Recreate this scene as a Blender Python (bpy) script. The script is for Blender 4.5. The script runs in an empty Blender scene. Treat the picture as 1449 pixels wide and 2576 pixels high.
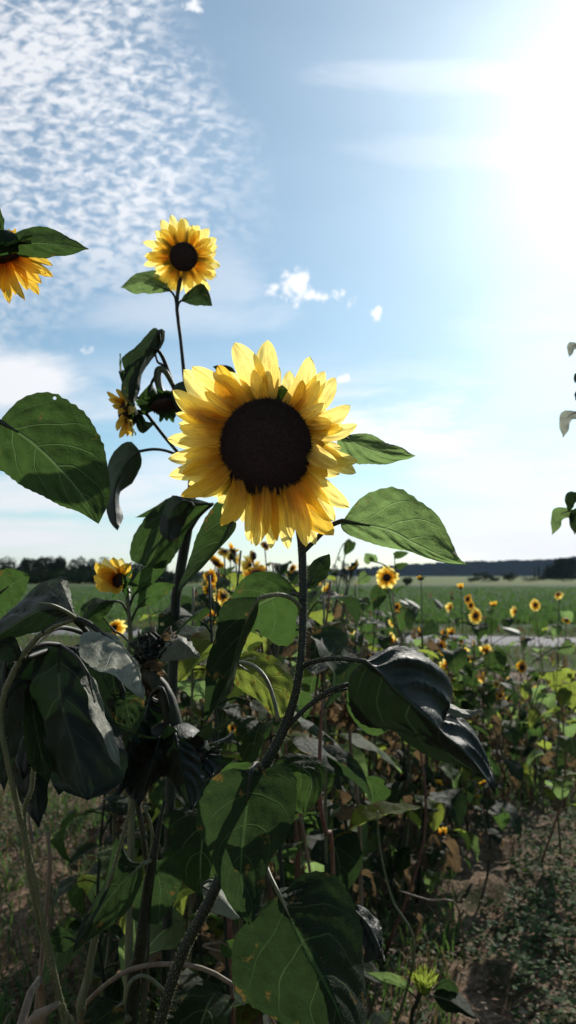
import bpy, math, random
from mathutils import Vector, Matrix, noise
random.seed(7)
R = math.radians
sc = bpy.context.scene
col = sc.collection

# ------------------------------------------------------------------ camera
F = 1860.0; CX, CY = 724.5, 1288.0; CAMH = 1.30
PITCH = math.atan(160/F)
cam_loc = Vector((0, 0, CAMH))
fw = Vector((0, math.cos(PITCH), math.sin(PITCH)))
upv = Vector((0, -math.sin(PITCH), math.cos(PITCH)))
rt = Vector((1, 0, 0))
cd = bpy.data.cameras.new('camera'); cam = bpy.data.objects.new('camera', cd); col.objects.link(cam)
cam.location = cam_loc; cam.rotation_euler = (math.pi/2 + PITCH, 0, 0)
cd.sensor_fit = 'VERTICAL'; cd.sensor_height = 36; cd.lens = 36*F/2576
cd.clip_start = .05; cd.clip_end = 9000
cd.dof.use_dof = True; cd.dof.focus_distance = .80; cd.dof.aperture_fstop = 8
sc.camera = cam

def P(x, y, d):
    return cam_loc + d*(fw + rt*((x-CX)/F) - upv*((y-CY)/F))
def ground_at(x, d):            # point on the ground in picture column x at depth d
    return Vector(((x-CX)/F*d*.9965, d, 0))

SUN_AZ, SUN_EL = R(28.5), R(31)
sun_dir = Vector((math.sin(SUN_AZ)*math.cos(SUN_EL), math.cos(SUN_AZ)*math.cos(SUN_EL), math.sin(SUN_EL)))

# ------------------------------------------------------------------ nodes
class NT:
    def __init__(s, tree):
        s.t = tree; s.n = tree.nodes; s.l = tree.links
    def add(s, typ, ins=None, **kw):
        nd = s.n.new(typ)
        for k, v in kw.items(): setattr(nd, k, v)
        for k, v in (ins or {}).items():
            sock = nd.inputs[k]
            if hasattr(v, 'bl_idname') and hasattr(v, 'outputs'): v = v.outputs[0]
            if isinstance(v, bpy.types.NodeSocket): s.l.new(v, sock)
            else:
                if isinstance(v, tuple) and len(v) == 3 and sock.type == 'RGBA': v = (*v, 1)
                sock.default_value = v
        return nd
    def m(s, op, a, b=None, c=None, clamp=False):
        nd = s.n.new('ShaderNodeMath'); nd.operation = op; nd.use_clamp = clamp
        for i, v in enumerate((a, b, c)):
            if v is None: continue
            if isinstance(v, bpy.types.Node): v = v.outputs[0]
            if isinstance(v, bpy.types.NodeSocket): s.l.new(v, nd.inputs[i])
            else: nd.inputs[i].default_value = v
        return nd.outputs[0]
    def mix(s, f, a, b, blend='MIX'):
        nd = s.n.new('ShaderNodeMix'); nd.data_type = 'RGBA'; nd.blend_type = blend
        for i, v in ((0, f), (6, a), (7, b)):
            if isinstance(v, bpy.types.Node): v = v.outputs[0]
            if isinstance(v, bpy.types.NodeSocket): s.l.new(v, nd.inputs[i])
            else:
                if isinstance(v, tuple) and len(v) == 3: v = (*v, 1)
                nd.inputs[i].default_value = v
        return nd.outputs[2]
    def step(s, v, lo, hi):
        nd = s.n.new('ShaderNodeMapRange'); nd.interpolation_type = 'SMOOTHSTEP'
        if isinstance(v, bpy.types.Node): v = v.outputs[0]
        s.l.new(v, nd.inputs[0])
        if lo > hi:
            nd.inputs[1].default_value = hi; nd.inputs[2].default_value = lo
            nd.inputs[3].default_value = 1; nd.inputs[4].default_value = 0
        else:
            nd.inputs[1].default_value = lo; nd.inputs[2].default_value = hi
        return nd.outputs[0]
def newmat(name):
    m = bpy.data.materials.new(name); m.use_nodes = True
    m.node_tree.nodes.clear()
    n = NT(m.node_tree); out = n.add('ShaderNodeOutputMaterial')
    return m, n, out

def leaf_mat(name, refl, trans, vein, tw=.5, rough=.58, spots=0.0, spotcol=(.2, .12, .03), sheen=.04, spec=.14, holes=0.0, bump=.9):
    m, n, out = newmat(name)
    tc = n.add('ShaderNodeTexCoord'); sp = n.add('ShaderNodeSeparateXYZ', {0: tc.outputs['UV']})
    oi = n.add('ShaderNodeObjectInfo')
    nz = n.add('ShaderNodeTexNoise', {'Vector': tc.outputs['Object'], 'Scale': 55, 'Detail': 5, 'Roughness': .6})
    big = n.add('ShaderNodeTexNoise', {'Vector': tc.outputs['Object'], 'Scale': 14, 'Detail': 2})
    a = n.m('ABSOLUTE', n.m('SUBTRACT', n.m('MULTIPLY', sp.outputs[0], 2.0), 1.0))
    midrib = n.step(a, .045, .012)
    wob = n.m('MULTIPLY', n.m('SUBTRACT', big.outputs[0], .5), .22)
    s = n.m('ADD', n.m('SUBTRACT', sp.outputs[1], n.m('MULTIPLY', n.m('POWER', a, 1.15), .42)), wob)
    fr = n.m('ABSOLUTE', n.m('SUBTRACT', n.m('FRACT', n.m('MULTIPLY', s, 4.6)), .5))
    side = n.m('MULTIPLY', n.step(fr, .045, .006), n.step(a, 1.0, .5))
    vor = n.add('ShaderNodeTexVoronoi', {'Vector': tc.outputs['Object'], 'Scale': 230}, feature='DISTANCE_TO_EDGE')
    net = n.step(vor.outputs[0], .07, .0)
    vn = n.m('MAXIMUM', midrib, n.m('MULTIPLY', side, .9))
    var = n.m('ADD', .62, n.m('MULTIPLY', nz.outputs[0], .76))
    var = n.m('MULTIPLY', var, n.m('ADD', .78, n.m('MULTIPLY', oi.outputs['Random'], .44)))
    def tint(c):
        cc = n.mix(1.0, c, n.add('ShaderNodeCombineXYZ', {0: var, 1: var, 2: var}), 'MULTIPLY')
        cc = n.mix(n.m('MULTIPLY', vn, .7), cc, vein)
        cc = n.mix(n.m('MULTIPLY', net, .12), cc, vein)
        if spots > 0:
            sn = n.add('ShaderNodeTexNoise', {'Vector': tc.outputs['Object'], 'Scale': 38, 'Detail': 4, 'Roughness': .65})
            cc = n.mix(n.m('MULTIPLY', n.step(n.m('ADD', sn.outputs[0], n.m('MULTIPLY', a, .08)), .70-spots*.12, .78-spots*.12), .85), cc, spotcol)
        return cc
    pk = n.add('ShaderNodeTexVoronoi', {'Vector': tc.outputs['Object'], 'Scale': 85}, feature='SMOOTH_F1')
    h = n.m('ADD', n.m('MULTIPLY', vn, .7), n.m('ADD', n.m('MULTIPLY', nz.outputs[0], 1.3), n.m('ADD', n.m('MULTIPLY', net, .18), n.m('MULTIPLY', pk.outputs['Distance'], -1.6))))
    bp = n.add('ShaderNodeBump', {'Strength': bump, 'Distance': .0018, 'Height': h})
    pb = n.add('ShaderNodeBsdfPrincipled', {'Base Color': tint(refl), 'Roughness': rough, 'Specular IOR Level': spec,
               'Sheen Weight': sheen, 'Sheen Roughness': .4, 'Sheen Tint': (.8, .85, .75), 'Normal': bp})
    tb = n.add('ShaderNodeBsdfTranslucent', {'Color': tint(trans), 'Normal': bp})
    mx = n.add('ShaderNodeMixShader', {0: tw, 1: pb, 2: tb})
    if holes > 0:
        hv = n.add('ShaderNodeTexVoronoi', {'Vector': tc.outputs['Object'], 'Scale': 42, 'Randomness': 1.0})
        hp = n.add('ShaderNodeSeparateXYZ', {0: hv.outputs['Color']})
        hole = n.m('MULTIPLY', n.m('LESS_THAN', n.m('ADD', hv.outputs['Distance'], n.m('MULTIPLY', nz.outputs[0], .12)), .16+.05*holes), n.m('LESS_THAN', hp.outputs[0], holes*.11))
        tr = n.add('ShaderNodeBsdfTransparent')
        mx = n.add('ShaderNodeMixShader', {0: hole, 1: mx, 2: tr})
    n.l.new(mx.outputs[0], out.inputs[0])
    return m

def petal_mat(name, refl, trans, tipc, tw=.62):
    m, n, out = newmat(name)
    tc = n.add('ShaderNodeTexCoord'); sp = n.add('ShaderNodeSeparateXYZ', {0: tc.outputs['UV']})
    oi = n.add('ShaderNodeObjectInfo')
    sv = n.add('ShaderNodeCombineXYZ', {0: n.m('MULTIPLY', sp.outputs[0], 9.0), 1: n.m('MULTIPLY', sp.outputs[1], .9), 2: n.m('MULTIPLY', oi.outputs['Random'], 30.0)})
    st = n.add('ShaderNodeTexNoise', {'Vector': sv, 'Scale': 1.5, 'Detail': 3, 'Roughness': .55})
    line = n.step(n.m('ABSOLUTE', n.m('SUBTRACT', st.outputs[0], .5)), .035, .0)
    var = n.m('ADD', .80, n.m('MULTIPLY', st.outputs[0], .40))
    def tint(c):
        cc = n.mix(n.step(sp.outputs[1], .15, .75), c, tipc)
        cc = n.mix(1.0, cc, n.add('ShaderNodeCombineXYZ', {0: var, 1: var, 2: var}), 'MULTIPLY')
        return n.mix(n.m('MULTIPLY', line, .6), cc, (.42, .22, .01))
    bp = n.add('ShaderNodeBump', {'Strength': .5, 'Distance': .0008, 'Height': st.outputs[0]})
    pb = n.add('ShaderNodeBsdfPrincipled', {'Base Color': tint(refl), 'Roughness': .55, 'Specular IOR Level': .3, 'Normal': bp})
    tb = n.add('ShaderNodeBsdfTranslucent', {'Color': tint(trans), 'Normal': bp})
    mx = n.add('ShaderNodeMixShader', {0: tw, 1: pb, 2: tb})
    n.l.new(mx.outputs[0], out.inputs[0])
    return m

def plain_mat(name, c1, c2, scale=40, rough=.6, bump=.3, dist=.002, spec=.4, detail=5, trans=None, tw=0, sheen=0, stretch=None, c3=None):
    m, n, out = newmat(name)
    tc = n.add('ShaderNodeTexCoord')
    vec = tc.outputs['Object']
    if stretch:
        vec = n.add('ShaderNodeMapping', {'Vector': vec, 'Scale': stretch}).outputs[0]
    nz = n.add('ShaderNodeTexNoise', {'Vector': vec, 'Scale': scale, 'Detail': detail, 'Roughness': .62})
    oi = n.add('ShaderNodeObjectInfo')
    c = n.mix(n.step(nz.outputs[0], .35, .65), c1, c2)
    if c3:
        n2 = n.add('ShaderNodeTexNoise', {'Vector': vec, 'Scale': scale*.17, 'Detail': 3})
        c = n.mix(n.step(n2.outputs[0], .48, .62), c, c3)
    bp = n.add('ShaderNodeBump', {'Strength': bump, 'Distance': dist, 'Height': nz.outputs[0]})
    sh = n.add('ShaderNodeBsdfPrincipled', {'Base Color': c, 'Roughness': rough, 'Specular IOR Level': spec, 'Normal': bp, 'Sheen Weight': sheen})
    if trans:
        tb = n.add('ShaderNodeBsdfTranslucent', {'Color': trans})
        sh = n.add('ShaderNodeMixShader', {0: tw, 1: sh, 2: tb})
    n.l.new(sh.outputs[0], out.inputs[0])
    return m

M = {}
M['stem_olive'] = plain_mat('stem_olive', (.022, .024, .011), (.045, .042, .020), 60, .6, .5, .001, .3, stretch=(3, 3, .3))
M['leaf'] = leaf_mat('leaf_green', (.010, .019, .007), (.062, .122, .025), (.16, .24, .09), tw=.45, spots=.25, holes=1)
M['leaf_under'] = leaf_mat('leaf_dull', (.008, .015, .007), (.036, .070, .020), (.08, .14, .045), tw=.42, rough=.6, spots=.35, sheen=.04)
M['leaf_shaded'] = leaf_mat('leaf_shaded', (.012, .016, .009), (.008, .022, .006), (.035, .055, .022), tw=.3, rough=.50, sheen=.08, spec=.32, bump=.4)  # shaded copy of the leaf: the shade is put into its colour
M['leaf_young'] = leaf_mat('leaf_young', (.045, .072, .026), (.20, .31, .095), (.36, .48, .20), tw=.62, spots=.1, holes=.3)
M['leaf_yellow'] = leaf_mat('leaf_yellowing', (.05, .065, .02), (.30, .38, .055), (.30, .34, .10), tw=.6, spots=.75, spotcol=(.16, .08, .02))
M['leaf_dry'] = leaf_mat('leaf_withered', (.10, .075, .048), (.20, .13, .06), (.16, .12, .07), tw=.35, rough=.75, sheen=.05)
M['leaf_grey_sheen'] = leaf_mat('leaf_pale_sheen', (.15, .155, .11), (.05, .09, .025), (.27, .28, .20), tw=.2, rough=.6, sheen=.08, spec=.25, bump=.55)  # sunlit grey sheen put into the colour; also serves pale flipped leaves
M['leaf_flare'] = leaf_mat('leaf_flare', (.20, .22, .17), (.38, .40, .32), (.45, .46, .40), tw=.6, bump=.3)  # flare-washed, lit look of the right-edge leaves put into the colour
M['petal'] = petal_mat('petal_yellow', (.44, .25, .035), (.92, .61, .13), (.98, .82, .25), tw=.80)  # root more orange than tip: own tone plus overlap shade in the colour
M['petal_orange'] = petal_mat('petal_orange', (.60, .27, .02), (.88, .44, .035), (.95, .62, .07), tw=.6)
M['disc'] = plain_mat('seed_disc', (.022, .012, .011), (.046, .025, .020), 300, .75, .6, .001, .25)
M['bract'] = leaf_mat('bract_green', (.016, .03, .011), (.07, .17, .03), (.10, .16, .06), tw=.4)
M['stem'] = plain_mat('stem_green', (.008, .012, .006), (.018, .022, .010), 60, .6, .5, .0008, .35, stretch=(3, 3, .4))
M['hair'] = plain_mat('stem_hair', (.03, .03, .02), (.05, .05, .03), 60, .5, 0, .001, .5, trans=(.9, .9, .7), tw=.8)
M['stem_tan'] = plain_mat('stem_dry', (.12, .08, .05), (.18, .13, .08), 60, .6, .5, .001, .4, stretch=(3, 3, .3))
M['stem_red'] = plain_mat('stem_reddish', (.09, .035, .025), (.17, .08, .05), 60, .6, .5, .001, .4, stretch=(3, 3, .3))
M['stem_pale'] = plain_mat('stem_pale', (.07, .078, .032), (.12, .12, .06), 60, .5, .4, .001, .4, stretch=(3, 3, .3))

# ------------------------------------------------------------------ mesh helpers
def cr(pts, n):
    """resample a polyline (tuples of any length) with Catmull-Rom, n points, even arc length"""
    P_ = [Vector(p) if len(p) <= 4 else p for p in pts]
    if len(P_) == 2: P_ = [P_[0], (P_[0]+P_[1])/2, P_[1]]
    dense = []
    for i in range(len(P_)-1):
        p0 = P_[max(i-1, 0)]; p1 = P_[i]; p2 = P_[i+1]; p3 = P_[min(i+2, len(P_)-1)]
        for k in range(12):
            t = k/12; t2 = t*t; t3 = t2*t
            dense.append(.5*((2*p1)+(p2-p0)*t+(2*p0-5*p1+4*p2-p3)*t2+(3*p1-p0-3*p2+p3)*t3))
    dense.append(P_[-1].copy())
    L = [0]
    for a, b in zip(dense, dense[1:]): L.append(L[-1]+(b-a).length)
    out = []; j = 0
    for i in range(n):
        s = L[-1]*i/(n-1)
        while j < len(L)-2 and L[j+1] < s: j += 1
        f = (s-L[j])/max(L[j+1]-L[j], 1e-9)
        out.append(dense[j].lerp(dense[j+1], min(max(f, 0), 1)))
    return out

class MB:
    def __init__(s): s.v = []; s.f = []; s.uv = []; s.mi = []; s.slot = 0
    def vert(s, p, uv=(0, 0)): s.v.append(tuple(p)); s.uv.append(uv); return len(s.v)-1
    def face(s, *ix): s.f.append(ix); s.mi.append(s.slot)
    def grid(s, rows, uvs=None):
        base = len(s.v); nr = len(rows); nc = len(rows[0])
        for i, r in enumerate(rows):
            for j, p in enumerate(r):
                s.vert(p, uvs[i][j] if uvs else (j/(nc-1), i/(nr-1)))
        for i in range(nr-1):
            for j in range(nc-1):
                a = base+i*nc+j; s.face(a, a+1, a+nc+1, a+nc)
    def tube(s, pts, radii, n=8, cap=True):
        k = len(pts); prev = None; base = len(s.v)
        for i, p in enumerate(pts):
            t = (pts[min(i+1, k-1)]-pts[max(i-1, 0)]).normalized()
            if prev is None:
                x = t.orthogonal().normalized()
            else:
                x = (prev-t*prev.dot(t)).normalized()
            prev = x; y = t.cross(x)
            for j in range(n):
                a = 2*math.pi*j/n
                s.vert(p+(x*math.cos(a)+y*math.sin(a))*radii[i], (j/n, i/(k-1)))
        for i in range(k-1):
            for j in range(n):
                a = base+i*n+j; b = base+i*n+(j+1) % n
                s.face(a, b, b+n, a+n)
        if cap:
            s.face(*[base+j for j in range(n)][::-1]); s.face(*[base+(k-1)*n+j for j in range(n)])
    def build(s, name, mat, parent=None, origin=Vector((0, 0, 0)), smooth=True):
        me = bpy.data.meshes.new(name)
        ox, oy, oz = origin
        me.from_pydata([(x-ox, y-oy, z-oz) for x, y, z in s.v], [], s.f)
        ul = me.uv_layers.new(name='UVMap')
        li = [0]*len(me.loops); me.loops.foreach_get('vertex_index', li)
        fl = []
        for i in li: fl.extend(s.uv[i])
        ul.data.foreach_set('uv', fl)
        mats = mat if isinstance(mat, (list, tuple)) else [mat]
        for m_ in mats: me.materials.append(M[m_] if isinstance(m_, str) else m_)
        if len(mats) > 1: me.polygons.foreach_set('material_index', s.mi)
        if smooth: me.polygons.foreach_set('use_smooth', [True]*len(me.polygons))
        me.update()
        o = bpy.data.objects.new(name, me); col.objects.link(o)
        if parent is not None: o.parent = parent
        return o

def tag(o, label=None, cat=None, group=None, kind=None):
    if label: o['label'] = label
    if cat: o['category'] = cat
    if group: o['group'] = group
    if kind: o['kind'] = kind
    return o
def root(name, loc, label, cat, group=None):
    o = bpy.data.objects.new(name, None); col.objects.link(o); o.location = loc
    o.empty_display_size = .05
    return tag(o, label, cat, group)
def org(par):
    """world position of a parent chain (translations only)"""
    v = Vector((0, 0, 0))
    while par is not None: v += par.location; par = par.parent
    return v

def fbm(p, s=1.0, o=3):
    return noise.fractal(Vector(p)*s, 1.0, 2.0, o)

def leaf_rows(mid, le, ri, ns, nc, quilt=.0014, serr=.03, curl=.0, seed=0, ruffle=.003):
    mid = cr(mid, ns); le = cr(le, ns); ri = cr(ri, ns)
    rows = []; uvs = []
    for i in range(ns):
        v = i/(ns-1); row = []; uvr = []
        cn = (le[i]-ri[i]).cross(mid[min(i+1, ns-1)]-mid[max(i-1, 0)])
        if cn.length < 1e-9: cn = Vector((0, -1, 0))
        cn.normalize()
        for j in range(-nc, nc+1):
            e = le[i] if j < 0 else ri[i]; s = abs(j)/nc
            w = (e-mid[i])
            k = 1.0
            if s == 1 and 0 < i < ns-1:
                k += serr*(1.0 if i % 2 else -.3)*(.55+.6*noise.noise(Vector((seed, v*11, j*.3))))
                k += .06*noise.noise(Vector((seed*3.1, v*7, j)))
            p = mid[i]+w*(s*k)
            ph = (v*4.6-s**1.15*1.93+.5*noise.noise(Vector((seed, v*3, s))))*2*math.pi
            env = math.sin(math.pi*min(s*.92+.02, 1))*min(1, 5*v)*min(1, 4*(1-v))
            p += cn*(quilt*(1.6*abs(math.sin(ph/2))-1)*env*1.5 + curl*w.length*(1-(1-s)**2)*s)
            p += cn*ruffle*s*noise.noise(Vector((seed+v*5, s*2, 1 if j < 0 else -1)))*2
            row.append(p); uvr.append(((j/nc+1)/2, v))
        rows.append(row); uvs.append(uvr)
    return rows, uvs

_ls = [0]
def leaf(par, mid, le, ri, mat='leaf', d=(.8, .8), dl=0., dr=0., petiole=None, pr=.0028, ns=33, nc=8,
         quilt=.0013, curl=.0, pmat='stem', ruffle=.0025, label=None, serr=.035, hairs=False):
    """a leaf blade from its picture outline and real depths; petiole as its child"""
    _ls[0] += 1; seed = _ls[0]*7.3
    d0, d1 = d
    def conv(pts, off):
        pts = cr([(a, b, 0) for a, b in pts], 24); o = []
        for i, p in enumerate(pts):
            t = i/23
            o.append(P(p.x, p.y, d0+(d1-d0)*t+off*math.sin(math.pi*min(t*1.05, 1))**.6))
        return o
    rows, uvs = leaf_rows(conv(mid, 0), conv(le, dl), conv(ri, dr), ns, nc, quilt, serr, curl, seed, ruffle)
    b = MB(); b.grid(rows, uvs)
    # raised midrib
    mb = MB()
    o = b.build('leaf', mat, par, org(par))
    if label: o['label'] = label
    if petiole:
        pts = [P(*q) for q in petiole]; pts = cr(pts, 14)
        base = pts[0]
        mr = [rows[i][nc]+(pts[-1]-rows[0][nc])*(1-i/8)*.6 for i in range(1, 8)]
        pp = pts+[rows[0][nc].lerp(pts[-1], .3)] if False else pts+mr
        rad = [pr*1.25]+[pr]*(len(pts)-1)+[pr*(.8-.09*i) for i in range(len(mr))]
        mb.tube(pp, rad, 7)
        pe = mb.build('petiole', pmat, o, org(par))
        if hairs: add_hairs(pp[:14], rad[:14], 160, .0016, pe, org(par))
    return o

def add_hairs(pts, rad, n, L, par, og):
    b = MB(); k = len(pts)
    rnd = random.Random(len(pts)*n)
    for _ in range(n):
        t = rnd.random()*(k-1.001); i = int(t); f = t-i
        p = pts[i].lerp(pts[i+1], f); r = rad[i]*(1-f)+rad[i+1]*f
        ax = (pts[i+1]-pts[i]).normalized(); x = ax.orthogonal().normalized(); y = ax.cross(x)
        a = rnd.random()*2*math.pi; out = x*math.cos(a)+y*math.sin(a)
        q = p+out*r*.96; w = ax.cross(out)*.00016
        e = q+(out+ax*rnd.uniform(-.5, .3))*L*rnd.uniform(.4, 1.2)
        i0 = b.vert(q+w); i1 = b.vert(q-w); i2 = b.vert(e); i3 = b.vert(q+ax*.0002)
        b.face(i0, i1, i2); b.face(i0, i3, i2); b.face(i1, i3, i2)
    o = b.build('stem_hairs', 'hair', par, og, smooth=False)
    o['kind'] = 'stuff'
    return o

def stem(par, pts, r, mat='stem', name='stem', n=10, ns=None, hairs=0, hl=.002):
    """pts: world Vectors; r: list of radii at the points"""
    q = cr([(*p, rr) for p, rr in zip(pts, r)], ns or max(14, 7*len(pts)))
    pp = [Vector((a[0], a[1], a[2])) for a in q]; rr = [a[3] for a in q]
    b = MB(); b.tube(pp, rr, n)
    o = b.build(name, mat, par, org(par))
    if hairs: add_hairs(pp, rr, hairs, hl, o, org(par))
    return o

def petal_mesh(b, base, tip, width, nrm, bend=0., side=0., cup=.15, ns=12, nc=4, basew=.45, tipcurl=0., wid_pos=.5, seed=0):
    """petal as a curved, grooved sheet from base to tip; nrm = direction the petal's face looks"""
    ax = tip-base; L = ax.length; ax.normalize()
    sd = ax.cross(nrm).normalized(); up = sd.cross(ax).normalized()
    rows = []; uvs = []
    for i in range(ns+1):
        t = i/ns
        if t < wid_pos: w = basew+(1-basew)*math.sin(t/wid_pos*math.pi/2)
        else:
            q = (t-wid_pos)/(1-wid_pos); w = (1-q**2.4)**.68 if q < 1 else 0
        w = max(w, .015)*width/2
        c = base+ax*L*t+sd*side*L*math.sin(math.pi*t)+up*bend*L*math.sin(math.pi*t)
        if tipcurl and t > .72: c = c+up*tipcurl*L*((t-.72)/.28)**2
        row = []; uvr = []
        for j in range(-nc, nc+1):
            s = j/nc
            p = c+sd*s*w+up*(cup*w*(s*s-.4)+.0006*math.cos(s*3*math.pi)*math.sin(math.pi*t))
            p = p+up*.0030*noise.noise(Vector((seed*1.7, t*4, s*1.4)))
            row.append(p); uvr.append(((s+1)/2, t))
        rows.append(row); uvs.append(uvr)
    b.grid(rows, uvs)

def disc_mesh(b, c, n, r, dome=.25, bumps=900, bh=.0016, seed=1, ell=1.0, xdir=None):
    n = n.normalized(); x = xdir or n.orthogonal().normalized(); x = (x-n*x.dot(n)).normalized(); y = n.cross(x)
    rnd = random.Random(seed)
    rows = []
    for i in range(15):
        t = i/14*math.pi/2*1.15; rr = r*math.sin(t); h = r*dome*math.cos(t)
        rows.append([c+(x*math.cos(a)+y*ell*math.sin(a))*rr+n*h for a in [2*math.pi*j/40 for j in range(41)]])
    b.grid(rows)
    ga = math.pi*(3-math.sqrt(5))
    for k in range(bumps):
        q = math.sqrt((k+.5)/bumps); a = k*ga; rr = r*q*1.01
        h = r*dome*math.sqrt(max(0, 1-min(q, 1)**2))
        p = c+(x*math.cos(a)+y*ell*math.sin(a))*rr+n*h
        nn = (n+((x*math.cos(a)+y*math.sin(a))*q*.9)).normalized()
        s = r/math.sqrt(bumps)*.85; H = bh*rnd.uniform(.6, 1.5)*(1.9 if q > .86 else 1.1 if q > .6 else .7)
        tx = nn.orthogonal().normalized(); ty = nn.cross(tx)
        a0 = rnd.random()*6
        ii = [b.vert(p-nn*s*.3+(tx*math.cos(a0+u)+ty*math.sin(a0+u))*s, (q, 0)) for u in (0, 1.57, 3.14, 4.71)]
        tp = b.vert(p+nn*H+Vector((rnd.uniform(-1, 1), rnd.uniform(-1, 1), rnd.uniform(-1, 1)))*s*.4, (q, 1))
        for u in range(4): b.face(ii[u], ii[(u+1) % 4], tp)

def receptacle(b, c, n, r, depth):
    """green dish behind the disc running into the stem"""
    n = n.normalized(); x = n.orthogonal().normalized(); y = n.cross(x)
    rows = []
    for i in range(9):
        t = i/8; rr = r*(math.cos(t*math.pi/2)**.5)*1.0+.12*r*t; h = -depth*t
        rows.append([c+(x*math.cos(a)+y*math.sin(a))*rr+n*h for a in [2*math.pi*j/24 for j in range(25)]])
    b.grid(rows)

def bracts(b, c, n, r, k, L, back=.5, seed=3, spread=.8):
    n = n.normalized(); x = n.orthogonal().normalized(); y = n.cross(x); rnd = random.Random(seed)
    for i in range(k):
        a = 2*math.pi*(i+rnd.uniform(-.3, .3))/k
        o = x*math.cos(a)+y*math.sin(a)
        bs = c+o*r*.82-n*r*back*.5; l = L*rnd.uniform(.7, 1.2)
        tp = bs+(o*spread+n*rnd.uniform(-.5, .35)).normalized()*l
        petal_mesh(b, bs, tp, r*.42, n, bend=rnd.uniform(-.1, .15), ns=5, nc=2, wid_pos=.25, basew=.8, seed=seed+i)

def small_head(par, c, n, r, rd, npet=17, mat='petal', seed=0, droop=.1, name='flower_head', missing=0, dome=.35, indiv=False, ragged=.15, ns=7, nc=2, bump=160, hmat='bract'):
    """head of a background bloom: green back with bracts > petals, disc"""
    n = n.normalized(); rnd = random.Random(seed); og = org(par)
    b = MB(); receptacle(b, c-n*rd*.06, n, rd*.97, rd*.85); bracts(b, c-n*rd*.1, n, rd, 12, rd*.9, seed=seed, spread=1.0)
    h = b.build(name, hmat, par, og)
    x = n.orthogonal().normalized(); y = n.cross(x)
    pb = MB()
    for layer in range(2):
        for i in range(npet):
            if rnd.random() < missing: continue
            a = 2*math.pi*(i+.5*layer+rnd.uniform(-.25, .25))/npet
            o = x*math.cos(a)+y*math.sin(a)
            bs = c+o*rd*.86-n*(.002*layer+.001)
            L = (r-rd*.86)*rnd.uniform(1-ragged, 1+ragged*.5)*(1 if layer else .86)
            tp = bs+(o-n*(droop+rnd.uniform(-.15, .25))).normalized()*L
            if indiv: pb = MB()
            petal_mesh(pb, bs, tp, 2*math.pi*r/npet*.78*rnd.uniform(.8, 1.15), n, bend=rnd.uniform(0, .12), side=rnd.uniform(-.06, .06), ns=ns, nc=nc, seed=seed*9+i+layer*50, wid_pos=.5)
            if indiv: pb.build('petal', mat, h, og)
    if not indiv and pb.f: pb.build('petal_ring', mat, h, og)
    db = MB(); disc_mesh(db, c, n, rd, dome, bump, rd*.05, seed)
    db.build('disc', 'disc', h, og)
    return h

# ------------------------------------------------------------------ PLANT A: the large bloom
DA = .80
baseA = Vector((-.30, .80, 0))
A = root('sunflower', baseA, 'largest sunflower, full yellow bloom with a broad black disc on a hairy bent stem', 'sunflower')
pa = [baseA, baseA+Vector((.045, .0, .42)), P(345, 2760, .80), P(400, 2580, .80), P(458, 2400, .80), P(530, 2260, .80), P(598, 2100, .80), P(655, 1950, .80),
      P(705, 1855, .80), P(740, 1760, .80), P(757, 1660, .80), P(762, 1560, .81), P(762, 1450, .82), P(757, 1350, .835), P(740, 1270, .85), P(705, 1200, .86)]
ra = [.010, .0085, .0068, .0062, .0060, .0060, .0059, .0058, .0055, .0047, .0042, .0043, .0046, .005, .0065, .010]
stem(A, pa, ra, hairs=4500, hl=.0024, ns=90, n=12)

# head
HC = P(669, 1126, .812); HN = (cam_loc-HC).normalized()+Vector((-.05, 0, -.06))
b = MB(); receptacle(b, HC-HN.normalized()*.004, HN, .050, .035)
bracts(b, HC-HN.normalized()*.008, HN, .056, 26, .024, seed=5, spread=1.2)
headA = b.build('flower_head', 'bract', A, org(A))
db = MB(); disc_mesh(db, HC, HN, .0500, .22, 2600, .0021, 4, ell=1.07, xdir=Vector((1, 0, 0)))
db.build('disc', 'disc', headA, org(A))
def Z(x, y): return (383.4+x*.3969, 798.8+y*.3969)
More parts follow.
